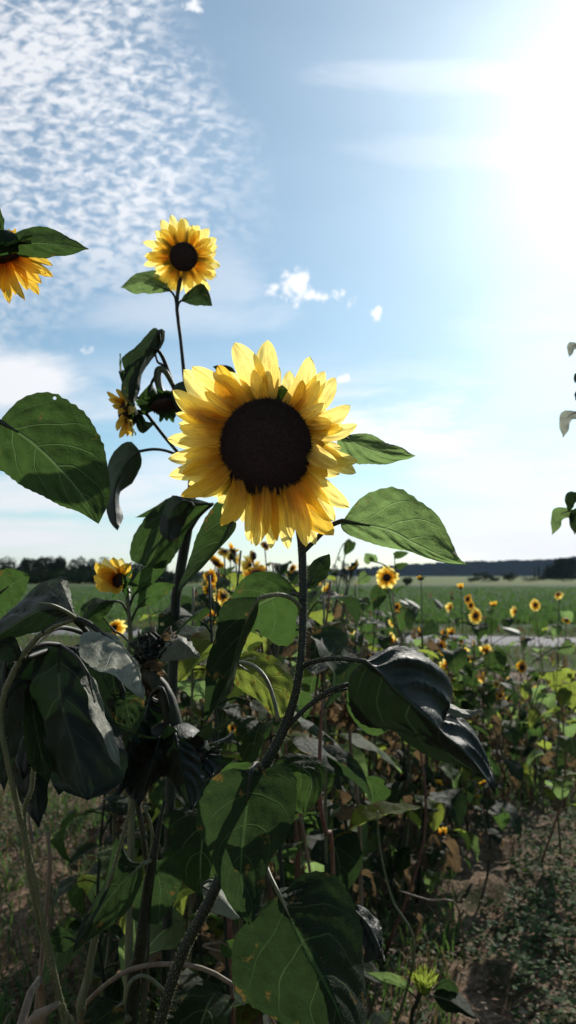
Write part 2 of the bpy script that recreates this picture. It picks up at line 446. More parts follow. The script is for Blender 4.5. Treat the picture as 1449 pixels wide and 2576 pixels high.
# tip (zoomed px), base (zoomed px), width px, layer (0 front .. 2 back), side bend, tipcurl
PET = [
 ((520, 158), (690, 530), 178, 2, -.05, 0), ((726, 143), (745, 520), 158, 2, .02, 0), ((640, 330), (730, 540), 90, 0, .05, 0), ((700, 400), (760, 560), 70, 0, .1, 0),
 ((998, 256), (840, 560), 150, 1, -.13, .05), ((1092, 342), (890, 570), 120, 2, -.08, 0), ((955, 395), (880, 590), 84, 0, -.08, 0), ((1160, 382), (950, 620), 130, 2, -.08, 0), ((1060, 400), (910, 600), 90, 0, -.05, 0),
 ((1256, 560), (960, 660), 128, 2, -.12, 0), ((1100, 545), (960, 640), 70, 0, .02, 0), ((1137, 668), (980, 660), 90, 0, .0, 0), ((1300, 690), (990, 700), 110, 1, -.1, .12),
 ((1210, 705), (990, 710), 90, 2, .03, 0), ((1303, 915), (1000, 745), 120, 1, -.14, .0), ((1205, 880), (1000, 760), 100, 2, -.1, 0), ((1175, 942), (990, 790), 128, 0, -.1, 0),
 ((1284, 985), (1000, 890), 124, 2, .08, .05), ((1110, 1008), (990, 900), 90, 0, .02, 0), ((1248, 1205), (985, 960), 128, 1, -.06, 0), ((1156, 1290), (970, 990), 140, 2, -.05, 0), ((1148, 1380), (930, 1040), 170, 0, -.1, 0),
 ((1035, 1440), (890, 1060), 120, 2, -.03, 0), ((975, 1452), (870, 1080), 116, 0, .05, 0), ((862, 1468), (800, 1090), 106, 2, .0, 0), ((880, 1400), (830, 1080), 80, 0, .05, 0),
 ((750, 1468), (740, 1090), 98, 2, .03, 0), ((790, 1420), (770, 1090), 62, 0, -.02, 0), ((655, 1450), (680, 1080), 112, 0, .07, 0), ((608, 1418), (620, 1070), 104, 2, .05, 0), ((720, 1380), (715, 1080), 60, 0, .03, 0),
 ((628, 1440), (640, 1080), 70, 1, .07, 0), ((520, 1300), (570, 1040), 84, 1, .03, 0), ((434, 1320), (520, 1030), 118, 0, .14, 0), ((440, 1250), (500, 1020), 76, 2, .1, 0),
 ((298, 1138), (490, 990), 84, 2, .06, 0), ((180, 1130), (470, 950), 110, 0, .1, 0), ((228, 1060), (460, 930), 90, 1, .06, 0), ((105, 1004), (455, 880), 122, 1, .06, 0), ((185, 990), (450, 900), 96, 0, .0, 0),
 ((99, 897), (440, 830), 116, 2, .04, 0), ((200, 880), (440, 850), 80, 0, .02, 0), ((94, 770), (435, 760), 120, 2, .04, 0), ((160, 795), (440, 800), 66, 0, -.02, 0), ((170, 695), (440, 720), 100, 0, .06, 0),
 ((165, 672), (440, 700), 90, 2, .02, 0), ((147, 608), (450, 680), 84, 2, .02, 0), ((170, 620), (450, 690), 78, 0, -.01, 0), ((205, 578), (460, 640), 70, 0, .03, 0), ((128, 462), (460, 630), 130, 0, .08, 0),
 ((140, 500), (470, 640), 110, 2, .1, 0), ((206, 345), (510, 580), 170, 2, .08, .06), ((330, 470), (520, 590), 80, 0, .04, 0), ((250, 312), (540, 570), 130, 1, -.04, 0), ((416, 302), (620, 560), 150, 0, .11, 0), ((440, 340), (620, 560), 110, 2, -.1, 0)]
ax0 = HN.normalized()
for k, (tp, bs, w, ly, sd, tcu) in enumerate(PET):
    bx, by = Z(*bs); tx, ty = Z(*tp)
    # pull the base inwards so that it roots under the disc
    bx += (669-bx)*.10; by += (1126-by)*.10
    dB = .812+.0045*ly+.001; dT = .808+.008*ly-.012+.020*((k*37) % 10)/10
    w *= .3969*.812/F
    b = MB(); petal_mesh(b, P(bx, by, dB), P(tx, ty, dT), w*.97, -fw, bend=.02+.012*((k*13) % 7), side=-sd, cup=.22, ns=20, nc=7, basew=.5, tipcurl=tcu*2, wid_pos=.46, seed=k)
    b.build('petal', 'petal' if ly else 'petal_orange' if k % 3 == 0 else 'petal', headA, org(A))  # some front petals orange: shade of overlapping petals put into the colour
rnd = random.Random(12)
for k in range(36):      # hidden shorter ring, added so its shade turns the inner petals orange
    a = 2*math.pi*(k+rnd.uniform(-.3, .3))/36; L = rnd.uniform(160, 205)
    b = MB(); petal_mesh(b, P(669+math.cos(a)*92, 1126+math.sin(a)*98, .829), P(669+math.cos(a)*L, 1126+math.sin(a)*L*1.05, .836), 40*.81/F, -fw, bend=.02, side=rnd.uniform(-.1, .1), cup=.2, ns=12, nc=4, seed=300+k)
    b.build('petal', 'petal', headA, org(A))
leaf(A, [(862, 1310), (975, 1333), (1035, 1363), (1105, 1396), (1180, 1421)],
     [(862, 1310), (890, 1272), (925, 1240), (985, 1225), (1045, 1248), (1105, 1308), (1140, 1370), (1156, 1405), (1180, 1421)],
     [(862, 1310), (858, 1330), (885, 1350), (950, 1370), (1020, 1386), (1060, 1401), (1120, 1414), (1180, 1421)],
     'leaf_young', (.83, .76), dl=.03, dr=-.005, petiole=[(757, 1395, .825), (790, 1362, .83), (828, 1325, .835), (862, 1310, .83)], hairs=True)
leaf(A, [(842, 1080), (900, 1118), (960, 1138), (1046, 1147)], [(842, 1080), (870, 1088), (925, 1094), (985, 1116), (1046, 1147)],
     [(842, 1080), (856, 1135), (885, 1165), (970, 1168), (1046, 1147)], 'leaf_young', (.87, .83), dl=.02, petiole=[(745, 1290, .845), (790, 1180, .87), (842, 1080, .87)])
leaf(A, [(588, 1303), (565, 1345), (530, 1395), (485, 1445), (443, 1500)],
     [(588, 1303), (556, 1258), (520, 1298), (495, 1350), (475, 1410), (455, 1460), (443, 1500)],
     [(588, 1303), (594, 1322), (578, 1352), (545, 1388), (505, 1432), (470, 1465), (443, 1500)],
     'leaf', (.86, .80), dl=.03, dr=.04, petiole=[(752, 1330, .842), (690, 1310, .87), (630, 1295, .87), (588, 1303, .86)], quilt=.0008, pr=.0022)
leaf(A, [(652, 1504), (627, 1545), (603, 1610), (586, 1670), (571, 1722), (545, 1772), (514, 1822)],
     [(652, 1504), (600, 1504), (562, 1522), (541, 1590), (525, 1650), (519, 1700), (513, 1740), (511, 1785), (514, 1822)],
     [(652, 1504), (648, 1540), (622, 1608), (600, 1668), (585, 1712), (570, 1748), (543, 1778), (514, 1822)],
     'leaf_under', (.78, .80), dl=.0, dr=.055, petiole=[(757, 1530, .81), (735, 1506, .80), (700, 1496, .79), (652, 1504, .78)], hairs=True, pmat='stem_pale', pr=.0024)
leaf(A, [(750, 1495), (700, 1500), (640, 1530), (605, 1592)], [(750, 1495), (720, 1455), (670, 1438), (620, 1450), (588, 1485), (584, 1530), (605, 1592)],
     [(750, 1495), (745, 1560), (737, 1610), (705, 1622), (660, 1600), (630, 1590), (605, 1592)], 'leaf', (.82, .88), dl=.03, petiole=[(760, 1530, .81), (757, 1510, .815), (750, 1495, .82)])
leaf(A, [(768, 1482), (790, 1445), (828, 1393)], [(768, 1482), (770, 1440), (792, 1408), (828, 1393)], [(768, 1482), (797, 1475), (824, 1445), (832, 1412), (828, 1393)],
     'leaf_under', (.83, .86), dl=.02, petiole=[(760, 1510, .81), (764, 1495, .82), (768, 1482, .83)], ns=20, nc=5)
leaf(A, [(640, 960), (560, 975), (490, 982), (428, 990)], [(640, 960), (580, 945), (500, 956), (450, 966), (428, 990)], [(640, 960), (590, 1000), (520, 1008), (455, 1004), (428, 990)],
     'leaf_shaded', (1.01, 1.02), dl=.01, petiole=[(712, 1215, .858), (680, 1090, .93), (640, 960, 1.01)])  # mostly hidden leaf, placed and shaped to shade the big left leaf
# the folded leaf on the right, shade put into its colour
leaf(A, [(918, 1664), (955, 1692), (1000, 1740), (1060, 1792), (1125, 1855), (1190, 1915), (1248, 2002)],
     [(918, 1664), (955, 1640), (1000, 1625), (1060, 1642), (1108, 1682), (1134, 1722), (1138, 1765), (1118, 1782), (1085, 1776), (1125, 1786), (1165, 1806), (1200, 1850), (1238, 1930), (1248, 2002)],
     [(918, 1664), (885, 1690), (875, 1730), (885, 1790), (922, 1828), (985, 1836), (1020, 1862), (1095, 1908), (1160, 1928), (1220, 1952), (1248, 2002)],
     'leaf_shaded', (.76, .74), dl=.075, dr=.05, ns=60, nc=14, petiole=[(759, 1680, .80), (790, 1664, .785), (850, 1656, .77), (918, 1664, .76)], hairs=True, quilt=.0050, ruffle=.006, pr=.0027)
leaf(A, [(1075, 1775), (1140, 1785), (1178, 1800), (1213, 1787)], [(1075, 1775), (1120, 1765), (1165, 1785), (1213, 1787)], [(1075, 1775), (1130, 1800), (1180, 1806), (1213, 1787)],
     'leaf_grey_sheen', (.80, .80), dl=.02, petiole=[(718, 1836, .80), (765, 1786, .815), (860, 1735, .83), (960, 1745, .84), (1075, 1775, .82)], ns=14, nc=4, pr=.0016)
leaf(A, [(875, 1722), (925, 1780), (975, 1840)], [(875, 1722), (925, 1730), (975, 1780), (975, 1840)], [(875, 1722), (876, 1790), (915, 1838), (950, 1850), (975, 1840)],
     'leaf', (.80, .80), dl=.03, dr=.02, petiole=[(716, 1838, .80), (760, 1790, .80), (820, 1742, .80), (875, 1722, .80)], pr=.0027, hairs=True)
leaf(A, [(588, 1666), (640, 1700), (690, 1755), (712, 1805)], [(588, 1666), (605, 1645), (645, 1638), (695, 1656), (732, 1702), (738, 1745), (712, 1805)],
     [(588, 1666), (572, 1700), (600, 1728), (650, 1762), (685, 1802), (712, 1805)], 'leaf_yellow', (.88, .90), dl=.03, dr=-.01,
     petiole=[(699, 1815, .80), (690, 1765, .81), (668, 1706, .83), (632, 1672, .86), (588, 1666, .88)], pr=.0024, pmat='stem_pale')
leaf(A, [(630, 1944), (622, 2010), (613, 2090), (606, 2170), (610, 2250), (628, 2327)],
     [(630, 1944), (592, 1933), (545, 1950), (510, 1990), (495, 2050), (500, 2100), (518, 2122), (535, 2170), (555, 2232), (590, 2292), (628, 2327)],
     [(630, 1944), (660, 1938), (700, 1928), (735, 1944), (749, 1990), (742, 2050), (715, 2112), (682, 2160), (668, 2220), (658, 2290), (628, 2327)],
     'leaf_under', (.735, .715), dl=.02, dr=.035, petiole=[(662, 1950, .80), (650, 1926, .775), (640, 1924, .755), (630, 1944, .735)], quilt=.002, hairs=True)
leaf(A, [(680, 1930), (740, 1925), (785, 1960), (765, 2050)], [(680, 1930), (720, 1899), (770, 1896), (811, 1925), (816, 1975), (800, 2012), (765, 2050)],
     [(680, 1930), (700, 1960), (728, 2000), (742, 2036), (765, 2050)], 'leaf', (.82, .80), dl=.02, petiole=[(668, 1930, .80), (674, 1928, .81), (680, 1930, .82)])
leaf(A, [(648, 1938), (600, 1940), (550, 1948)], [(648, 1938), (625, 1920), (578, 1921), (550, 1948)], [(648, 1938), (620, 1960), (580, 1965), (550, 1948)], 'leaf', (.83, .86), petiole=[(658, 1950, .80), (653, 1940, .815), (648, 1938, .83)], ns=16, nc=4)
leaf(A, [(702, 2250), (732, 2312), (772, 2392), (812, 2462), (850, 2540), (880, 2632)],
     [(702, 2250), (688, 2262), (640, 2302), (598, 2350), (583, 2402), (588, 2470), (618, 2520), (665, 2553), (722, 2582), (790, 2620), (880, 2640)],
     [(702, 2250), (722, 2236), (748, 2208), (792, 2194), (842, 2206), (885, 2265), (908, 2340), (906, 2400), (918, 2470), (926, 2560), (905, 2615), (880, 2640)],
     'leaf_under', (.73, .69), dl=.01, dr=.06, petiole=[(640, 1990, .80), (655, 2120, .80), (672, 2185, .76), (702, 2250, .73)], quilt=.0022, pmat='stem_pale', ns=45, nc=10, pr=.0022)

# ------------------------------------------------------------------ PLANT B: tall plant behind, small clear bloom above
DB = 1.30
gB = ground_at(425, DB)
B = root('sunflower', gB, 'tall sunflower with a small round bloom high against the sky, behind the largest bloom', 'sunflower')
pb_ = [gB, gB.lerp(P(435, 1650, DB), .5), P(438, 1600, DB), P(452, 1450, DB), P(478, 1290, DB), P(484, 1150, DB), P(474, 1040, DB), P(464, 950, DB), P(455, 860, DB), P(445, 775, DB), P(449, 725, 1.31), P(458, 680, 1.325)]
stem(B, pb_, [.009, .0085, .0085, .009, .0085, .006, .0045, .0035, .003, .0032, .0035, .006], hairs=900, hl=.0015, ns=70)
small_head(B, P(462, 646, 1.30), (cam_loc-P(462, 646, 1.30)).normalized()+Vector((.12, 0, -.02)), .069, .0245, 19, 'petal', 11, .05, indiv=True, ragged=.2, ns=10, nc=3, bump=500, dome=.2)
leaf(B, [(430, 733), (380, 714), (340, 715), (304, 724)], [(430, 733), (412, 690), (375, 680), (335, 693), (304, 724)], [(430, 733), (385, 739), (340, 737), (304, 724)], 'leaf_young', (1.3, 1.28), dl=.03,
     petiole=[(444, 775, 1.3), (440, 748, 1.3), (430, 733, 1.3)], ns=21, nc=5, pr=.002)
leaf(B, [(455, 757), (495, 748), (534, 769)], [(455, 757), (475, 730), (508, 713), (526, 735), (534, 769)], [(455, 757), (480, 766), (505, 769), (534, 769)], 'leaf_under', (1.3, 1.3), dl=.02,
     petiole=[(446, 785, 1.3), (449, 765, 1.3), (455, 757, 1.3)], ns=21, nc=5, pr=.002)
stem(B, [P(474, 1040, 1.3), P(455, 1010, 1.3), P(432, 962, 1.29), P(412, 905, 1.28), P(396, 880, 1.27), P(382, 876, 1.26)], [.004, .004, .0042, .0036, .003, .003], name='branch')
stem(B, [P(414, 930, 1.285), P(408, 918, 1.29), P(398, 912, 1.3), P(393, 900, 1.3), P(389, 884, 1.29)], [.0025, .0025, .0022, .002, .002], name='branch')
stem(B, [P(434, 968, 1.29), P(416, 935, 1.28), P(400, 930, 1.28), P(396, 950, 1.28), P(402, 978, 1.28), P(410, 1000, 1.28)], [.004, .005, .0065, .0065, .006, .009], 'stem_pale', name='branch', n=12)
stem(B, [P(484, 1190, 1.3), P(450, 1142, 1.3), P(415, 1100, 1.3), P(385, 1062, 1.3), P(366, 1040, 1.3), P(345, 1034, 1.3), P(332, 1040, 1.3)], [.004, .0034, .003, .003, .003, .003, .005], name='branch')
small_head(B, P(312, 1042, 1.29), Vector((-1, -.35, -.15)), .046, .026, 15, 'petal', 23, .25, missing=.35, ragged=.4)
pbm = None
for k, (x0, y0, x1, y1, w) in enumerate([(312, 1010, 268, 985, 14), (312, 1015, 272, 1004, 16), (314, 1012, 292, 978, 14), (314, 1022, 282, 1020, 14), (316, 1030, 296, 1040, 14), (318, 1048, 294, 1084, 18), (322, 1052, 300, 1102, 18), (326, 1054, 320, 1098, 14), (330, 1054, 336, 1092, 12), (318, 1040, 300, 1058, 14), (312, 1020, 290, 1000, 16)]):
    b = MB(); petal_mesh(b, P(x0, y0, 1.275), P(x1, y1, 1.25+.01*(k % 4)), w*1.27/F, -fw, bend=.12, side=.08*((k % 3)-1), ns=9, nc=3, seed=400+k); b.build('petal', 'petal_orange', B, org(B))
# closed old head seen from behind and above left
b = MB(); receptacle(b, P(310, 970, 1.30), Vector((-.9, -.1, -.3)), .026, .03); bracts(b, P(308, 968, 1.30), Vector((-.9, -.1, -.3)), .026, 16, .032, seed=8, spread=.8)
b.build('seed_head', 'bract', B, org(B))
stem(B, [P(396, 880, 1.27), P(370, 900, 1.29), P(345, 935, 1.3), P(325, 962, 1.3)], [.003, .003, .0035, .006], name='branch')
small_head(B, P(420, 1022, 1.28), Vector((.15, -.2, -1)), .038, .028, 10, 'leaf', 31, .9, missing=.5, ragged=.4)
b = MB()
for k, (x0, y0, x1, y1) in enumerate([(400, 1030, 408, 1050), (412, 1035, 402, 1062), (425, 1035, 437, 1064), (432, 1030, 440, 1052), (418, 1036, 420, 1060)]):
    petal_mesh(b, P(x0, y0, 1.27), P(x1, y1, 1.27), .010, -fw, ns=6, nc=2, wid_pos=.2, basew=.9, seed=k)
b.build('bract', 'bract', B, org(B))
leaf(B, [(398, 832), (372, 880), (350, 935), (332, 1022)], [(398, 832), (385, 826), (345, 868), (308, 900), (314, 935), (304, 985), (318, 1008), (332, 1022)],
     [(398, 832), (413, 828), (412, 862), (386, 900), (358, 940), (350, 985), (332, 1022)], 'leaf_under', (1.25, 1.23), dl=.03, dr=.045, petiole=[(396, 880, 1.27), (402, 860, 1.27), (398, 832, 1.25)], ns=25, nc=6)
leaf(B, [(382, 962), (372, 1000), (366, 1042)], [(382, 962), (348, 1000), (352, 1030), (366, 1042)], [(382, 962), (400, 1000), (392, 1028), (366, 1042)], 'leaf', (1.29, 1.27), dr=.02, petiole=[(400, 935, 1.28), (392, 945, 1.285), (382, 962, 1.29)], ns=16, nc=4)
leaf(B, [(340, 1050), (352, 1075), (368, 1082), (392, 1062)], [(340, 1050), (355, 1040), (368, 1060), (392, 1062)], [(340, 1050), (345, 1078), (362, 1090), (392, 1062)], 'leaf_shaded', (1.29, 1.27), petiole=[(366, 1040, 1.3), (352, 1040, 1.3), (340, 1050, 1.29)], ns=14, nc=4)
leaf(B, [(352, 1135), (322, 1160), (296, 1210), (288, 1270), (296, 1335)], [(352, 1135), (325, 1109), (286, 1138), (268, 1190), (264, 1260), (276, 1312), (296, 1335)],
     [(352, 1135), (356, 1168), (332, 1215), (303, 1238), (300, 1270), (310, 1300), (296, 1335)], 'leaf_shaded', (1.25, 1.22), dl=.03, dr=.05, petiole=[(482, 1160, 1.3), (425, 1136, 1.28), (388, 1130, 1.26), (352, 1135, 1.25)], ns=25, nc=6, pr=.0026)
leaf(B, [(535, 1268), (470, 1270), (425, 1300), (400, 1362), (372, 1425)], [(535, 1268), (482, 1252), (434, 1250), (388, 1278), (345, 1332), (325, 1385), (332, 1410), (372, 1425)],
     [(535, 1268), (505, 1292), (472, 1332), (455, 1372), (430, 1412), (400, 1430), (372, 1425)], 'leaf', (1.22, 1.18), dl=.04, dr=.03, petiole=[(470, 1350, 1.3), (500, 1300, 1.27), (535, 1268, 1.22)], quilt=.002)
leaf(B, [(440, 1262), (400, 1275), (340, 1302)], [(440, 1262), (420, 1262), (402, 1268), (340, 1302)], [(440, 1262), (430, 1292), (390, 1300), (340, 1302)], 'leaf', (1.26, 1.24), petiole=[(478, 1290, 1.3), (460, 1270, 1.28), (440, 1262, 1.26)], ns=14, nc=4)
leaf(B, [(480, 1265), (458, 1262), (432, 1290), (425, 1330), (428, 1362)], [(480, 1265), (450, 1248), (428, 1252), (402, 1310), (405, 1345), (428, 1362)], [(480, 1265), (478, 1285), (462, 1320), (448, 1350), (428, 1362)], 'leaf_shaded', (1.17, 1.17), dl=.02, dr=.02, petiole=[(474, 1310, 1.3), (488, 1280, 1.24), (480, 1265, 1.17)], ns=18, nc=4)
leaf(B, [(505, 1005), (470, 990), (440, 1020)], [(505, 1005), (480, 960), (445, 965), (430, 990), (440, 1020)], [(505, 1005), (490, 1035), (460, 1045), (440, 1020)], 'leaf_shaded', (1.28, 1.24), petiole=[(476, 1060, 1.3), (495, 1030, 1.29), (505, 1005, 1.28)], ns=16, nc=4)
leaf(B, [(600, 960), (565, 930), (535, 922)], [(600, 960), (585, 925), (555, 918), (535, 922)], [(600, 960), (570, 950), (550, 935), (535, 922)], 'leaf_shaded', (1.28, 1.26), petiole=[(476, 1070, 1.3), (540, 1020, 1.3), (600, 960, 1.28)], ns=16, nc=4)

# ------------------------------------------------------------------ PLANT C: left edge, cut by the frame
gC = ground_at(-150, .80)
C_ = root('sunflower', gC, 'sunflower at the left edge with nodding orange bloom and huge leaf against the sky', 'sunflower')
stem(C_, [gC, P(-145, 2200, .80), P(-140, 1500, .80), P(-120, 1150, .81), P(-95, 900, .82), P(-70, 700, .84), P(-50, 600, .86), P(-25, 590, .87), P(-8, 622, .87)], [.012, .011, .010, .009, .007, .0055, .005, .006, .010], hairs=300, ns=60)
leaf(C_, [(0, 1060), (80, 1112), (160, 1190), (215, 1258), (248, 1318)],
     [(0, 1060), (25, 1030), (60, 1000), (118, 988), (168, 1004), (215, 1042), (250, 1098), (268, 1160), (277, 1215), (272, 1265), (248, 1318)],
     [(0, 1060), (-32, 1090), (-45, 1150), (0, 1185), (45, 1212), (100, 1246), (150, 1270), (200, 1290), (248, 1318)],
     'leaf', (.80, .74), dl=.03, dr=.01, petiole=[(-122, 1180, .81), (-60, 1085, .81), (0, 1060, .80)], ns=45, nc=10, quilt=.0018, hairs=True)
HCc = P(8, 645, .87); nC = Vector((.22, .35, -.9)).normalized()
b = MB(); receptacle(b, HCc, nC, .028, .03); bracts(b, HCc, nC, .030, 18, .030, seed=14, spread=1.1); hC = b.build('flower_head', 'bract', C_, org(C_))
b = MB(); disc_mesh(b, HCc+nC*.003, nC, .026, .2, 400, .0015, 3); b.build('disc', 'disc', hC, org(C_))
for k, (x, y, w) in enumerate([(133, 668, 26), (134, 696, 30), (118, 690, 26), (98, 742, 30), (104, 712, 28), (62, 756, 22), (70, 730, 26), (24, 764, 30), (-8, 752, 30), (40, 742, 24), (-40, 740, 28), (-60, 720, 28), (84, 705, 30), (10, 735, 28), (-20, 690, 26)]):
    b = MB(); a = Vector((x-8, y-655)); a = a.normalized()
    petal_mesh(b, P(8+a.x*20, 640+a.y*10, .872), P(x, y, .86-.01*(k % 3)), w*.86/F, -fw+Vector((0, 0, .3)), bend=.05, side=.04*((k % 3)-1), seed=60+k, wid_pos=.5, basew=.4)
    b.build('petal', 'petal_orange', hC, org(C_))
b = MB()
for k in range(7):
    petal_mesh(b, P(6+k*3, 596, .88), P(4+k*6, 576+(k % 3)*3, .885), .006, -fw, ns=5, nc=1, seed=k)
b.build('petal', 'petal_orange', hC, org(C_))
leaf(C_, [(28, 612), (100, 612), (160, 618), (223, 626)], [(28, 612), (42, 582), (85, 569), (140, 580), (185, 604), (223, 626)], [(28, 612), (45, 638), (100, 650), (150, 646), (223, 626)],
     'leaf', (.86, .82), dl=.02, petiole=[(-45, 600, .86), (-10, 600, .87), (28, 612, .86)], ns=27, nc=6)
leaf(C_, [(-5, 595), (0, 560), (-4, 515)], [(-5, 595), (-20, 560), (-4, 515)], [(-5, 595), (8, 585), (9, 550), (-4, 515)], 'leaf', (.86, .84), petiole=[(-45, 610, .86), (-20, 605, .86), (-5, 595, .86)], ns=16, nc=4)

# ------------------------------------------------------------------ PLANT D: leaf mass with shade in its colour, lower left
gD = ground_at(330, .95)
D_ = root('sunflower', gD, 'sunflower at lower left without a bloom, large drooping leaves darkened for shade and one with grey sheen painted in', 'sunflower')
stem(D_, [gD, P(215, 2800, .84), P(152, 2520, .80), P(100, 2280, .77), P(58, 2090, .75), P(20, 1920, .73), P(2, 1780, .73), P(50, 1660, .72), P(110, 1590, .71), P(190, 1555, .70)], [.005, .0045, .0036, .003, .003, .003, .003, .0028, .0028, .0028], 'stem_pale', hairs=1500, ns=60)
stem(D_, [P(215, 2800, .84), P(150, 2520, .80), P(120, 2400, .79), P(85, 2260, .77), P(66, 2130, .76), P(60, 2040, .76), P(80, 1980, .76), P(84, 1900, .76)], [.004, .0035, .003, .003, .0028, .0025, .0025, .002], 'stem_pale', name='branch', hairs=300)
leaf(D_, [(188, 1549), (140, 1530), (80, 1545), (10, 1590), (-35, 1618)], [(188, 1549), (176, 1500), (163, 1450), (118, 1466), (60, 1500), (15, 1540), (-35, 1610)],
     [(188, 1549), (125, 1578), (60, 1598), (0, 1612), (-35, 1622)], 'leaf_shaded', (.70, .72), dl=.05, dr=.01, petiole=[(110, 1590, .71), (150, 1565, .705), (188, 1549, .70)], quilt=.002, ns=35)
leaf(D_, [(184, 1545), (168, 1500), (150, 1456)], [(184, 1545), (150, 1520), (118, 1470), (150, 1456)], [(184, 1545), (176, 1500), (172, 1462), (150, 1456)], 'leaf_grey_sheen', (.695, .71), dr=.03, ns=22, nc=6, quilt=.003, petiole=[(190, 1555, .70), (187, 1550, .698), (184, 1545, .695)], pr=.0015)
stem(D_, [P(95, 1518, .66), P(130, 1522, .665), P(165, 1538, .68), P(190, 1555, .70)], [.0009, .0016, .002, .0022], 'stem_pale', name='branch')
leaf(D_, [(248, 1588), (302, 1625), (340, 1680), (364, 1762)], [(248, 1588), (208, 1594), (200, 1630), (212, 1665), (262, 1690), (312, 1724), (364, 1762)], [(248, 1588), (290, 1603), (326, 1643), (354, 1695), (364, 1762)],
     'leaf_grey_sheen', (.70, .595), dl=-.03, dr=.01, petiole=[(190, 1555, .70), (222, 1568, .70), (248, 1588, .70)], quilt=.0022, ns=35, label='leaf with the grazing sun painted in as grey sheen')
leaf(D_, [(150, 1622), (150, 1750), (185, 1880), (222, 2012)], [(150, 1622), (80, 1640), (30, 1710), (62, 1810), (90, 1900), (140, 1975), (222, 2012)],
     [(150, 1622), (235, 1640), (275, 1720), (300, 1850), (322, 1920), (290, 1985), (222, 2012)], 'leaf_shaded', (.77, .72), dl=.03, dr=.02, petiole=[(50, 1660, .72), (100, 1622, .74), (150, 1622, .77)], quilt=.003, ruffle=.008, ns=40, nc=9)
leaf(D_, [(280, 1650), (290, 1740), (320, 1800), (340, 1850)], [(280, 1650), (215, 1720), (240, 1800), (340, 1850)], [(280, 1650), (345, 1720), (365, 1780), (340, 1850)], 'leaf_shaded', (.82, .80), dl=.02, petiole=[(190, 1555, .70), (240, 1600, .78), (280, 1650, .82)])
leaf(D_, [(310, 1742), (318, 1780), (330, 1832)], [(310, 1742), (276, 1752), (285, 1810), (330, 1832)], [(310, 1742), (358, 1745), (357, 1790), (330, 1832)], 'leaf_under', (.78, .76), petiole=[(190, 1560, .72), (270, 1650, .77), (310, 1742, .78)])
leaf(D_, [(74, 1715), (86, 1800), (100, 1880), (124, 1968)], [(74, 1715), (60, 1780), (62, 1860), (76, 1925), (124, 1968)], [(74, 1715), (98, 1790), (112, 1850), (134, 1905), (124, 1968)], 'leaf', (.77, .75), petiole=[(12, 1760, .73), (40, 1720, .75), (74, 1715, .77)])
leaf(D_, [(222, 1698), (240, 1770), (272, 1850), (304, 1936)], [(222, 1698), (205, 1712), (232, 1800), (262, 1870), (304, 1936)], [(222, 1698), (243, 1715), (262, 1790), (292, 1860), (304, 1936)], 'leaf_grey_sheen', (.71, .65), dl=-.012, dr=.012, quilt=.001, ruffle=.002, petiole=[(150, 1622, .77), (190, 1650, .72), (222, 1698, .70)], pr=.0018, ns=25, nc=5)
leaf(D_, [(20, 1640), (10, 1760), (-10, 1880), (10, 1990)], [(20, 1640), (-60, 1700), (-60, 1850), (10, 1990)], [(20, 1640), (60, 1720), (55, 1830), (40, 1900), (10, 1990)], 'leaf_shaded', (.76, .76), dl=.03, petiole=[(12, 1780, .74), (10, 1700, .75), (20, 1640, .76)])
leaf(D_, [(60, 1655), (20, 1620), (-40, 1640)], [(60, 1655), (30, 1600), (-40, 1640)], [(60, 1655), (20, 1665), (-40, 1640)], 'leaf_shaded', (.72, .70), petiole=[(50, 1660, .72), (55, 1658, .72), (60, 1655, .72)], ns=15, nc=4)
leaf(D_, [(-10, 1500), (30, 1470), (75, 1450)], [(-10, 1440), (20, 1430), (60, 1440), (75, 1450)], [(-10, 1540), (30, 1530), (60, 1490), (75, 1450)], 'leaf', (1.1, 1.1), petiole=[(50, 1660, .72), (-40, 1600, .9), (-10, 1500, 1.1)], ns=18, nc=4)

for (bx, by, tx, ty, w, d) in [(110, 1700, 60, 1960, 75, .86), (260, 1690, 255, 1990, 85, .90), (190, 1720, 150, 2000, 80, .93), (330, 1790, 300, 2000, 60, .95), (40, 1800, 100, 2080, 60, .88), (230, 1600, 300, 1760, 60, .86)]:
    nx = w if ty > by else -w
    leaf(D_, [(bx, by), ((bx+tx)/2+10, (by+ty)/2), (tx, ty)], [(bx, by), (bx-nx*.8, by+30), (bx*.65+tx*.35-nx, by*.65+ty*.35), (bx*.3+tx*.7-nx*.7, by*.3+ty*.7), (tx, ty)],
         [(bx, by), (bx+nx*.8, by+30), (bx*.65+tx*.35+nx, by*.65+ty*.35), (bx*.3+tx*.7+nx*.6, by*.3+ty*.7), (tx, ty)], 'leaf_shaded', (d, d-.04), dl=.03, dr=.02, petiole=[(50, 1660, .72), ((50+bx)/2, min(by, 1660)-20, (d+.72)/2), (bx, by, d)], quilt=.003, ruffle=.008)
# nodding seed head between D and A
gE = ground_at(330, 1.1)
E_ = root('sunflower', gE, 'sunflower bent over under a heavy dark seed head on a thick arched stem', 'sunflower')
stem(E_, [gE, P(368, 2400, 1.08), P(366, 2150, 1.06), P(325, 1920, 1.05), P(308, 1790, 1.04), P(335, 1690, 1.02), P(378, 1700, 1.0), P(415, 1745, .99), P(432, 1800, .98), P(442, 1870, .98)], [.006, .0045, .004, .0045, .006, .009, .0105, .011, .012, .015], 'stem_olive', hairs=300, hl=.0015)
small_head(E_, P(425, 1915, .98), Vector((.1, -.35, -1)), .078, .056, 14, 'leaf_shaded', 41, .8, dome=.3, missing=.3, ragged=.5, bump=700, hmat='leaf_shaded')
leaf(E_, [(420, 1880), (380, 1900), (340, 1960), (330, 2010)], [(420, 1880), (350, 1880), (325, 1940), (330, 2010)], [(420, 1880), (410, 1940), (370, 1985), (330, 2010)], 'leaf_shaded', (.96, .93), petiole=[(438, 1850, .98), (430, 1865, .97), (420, 1880, .96)])
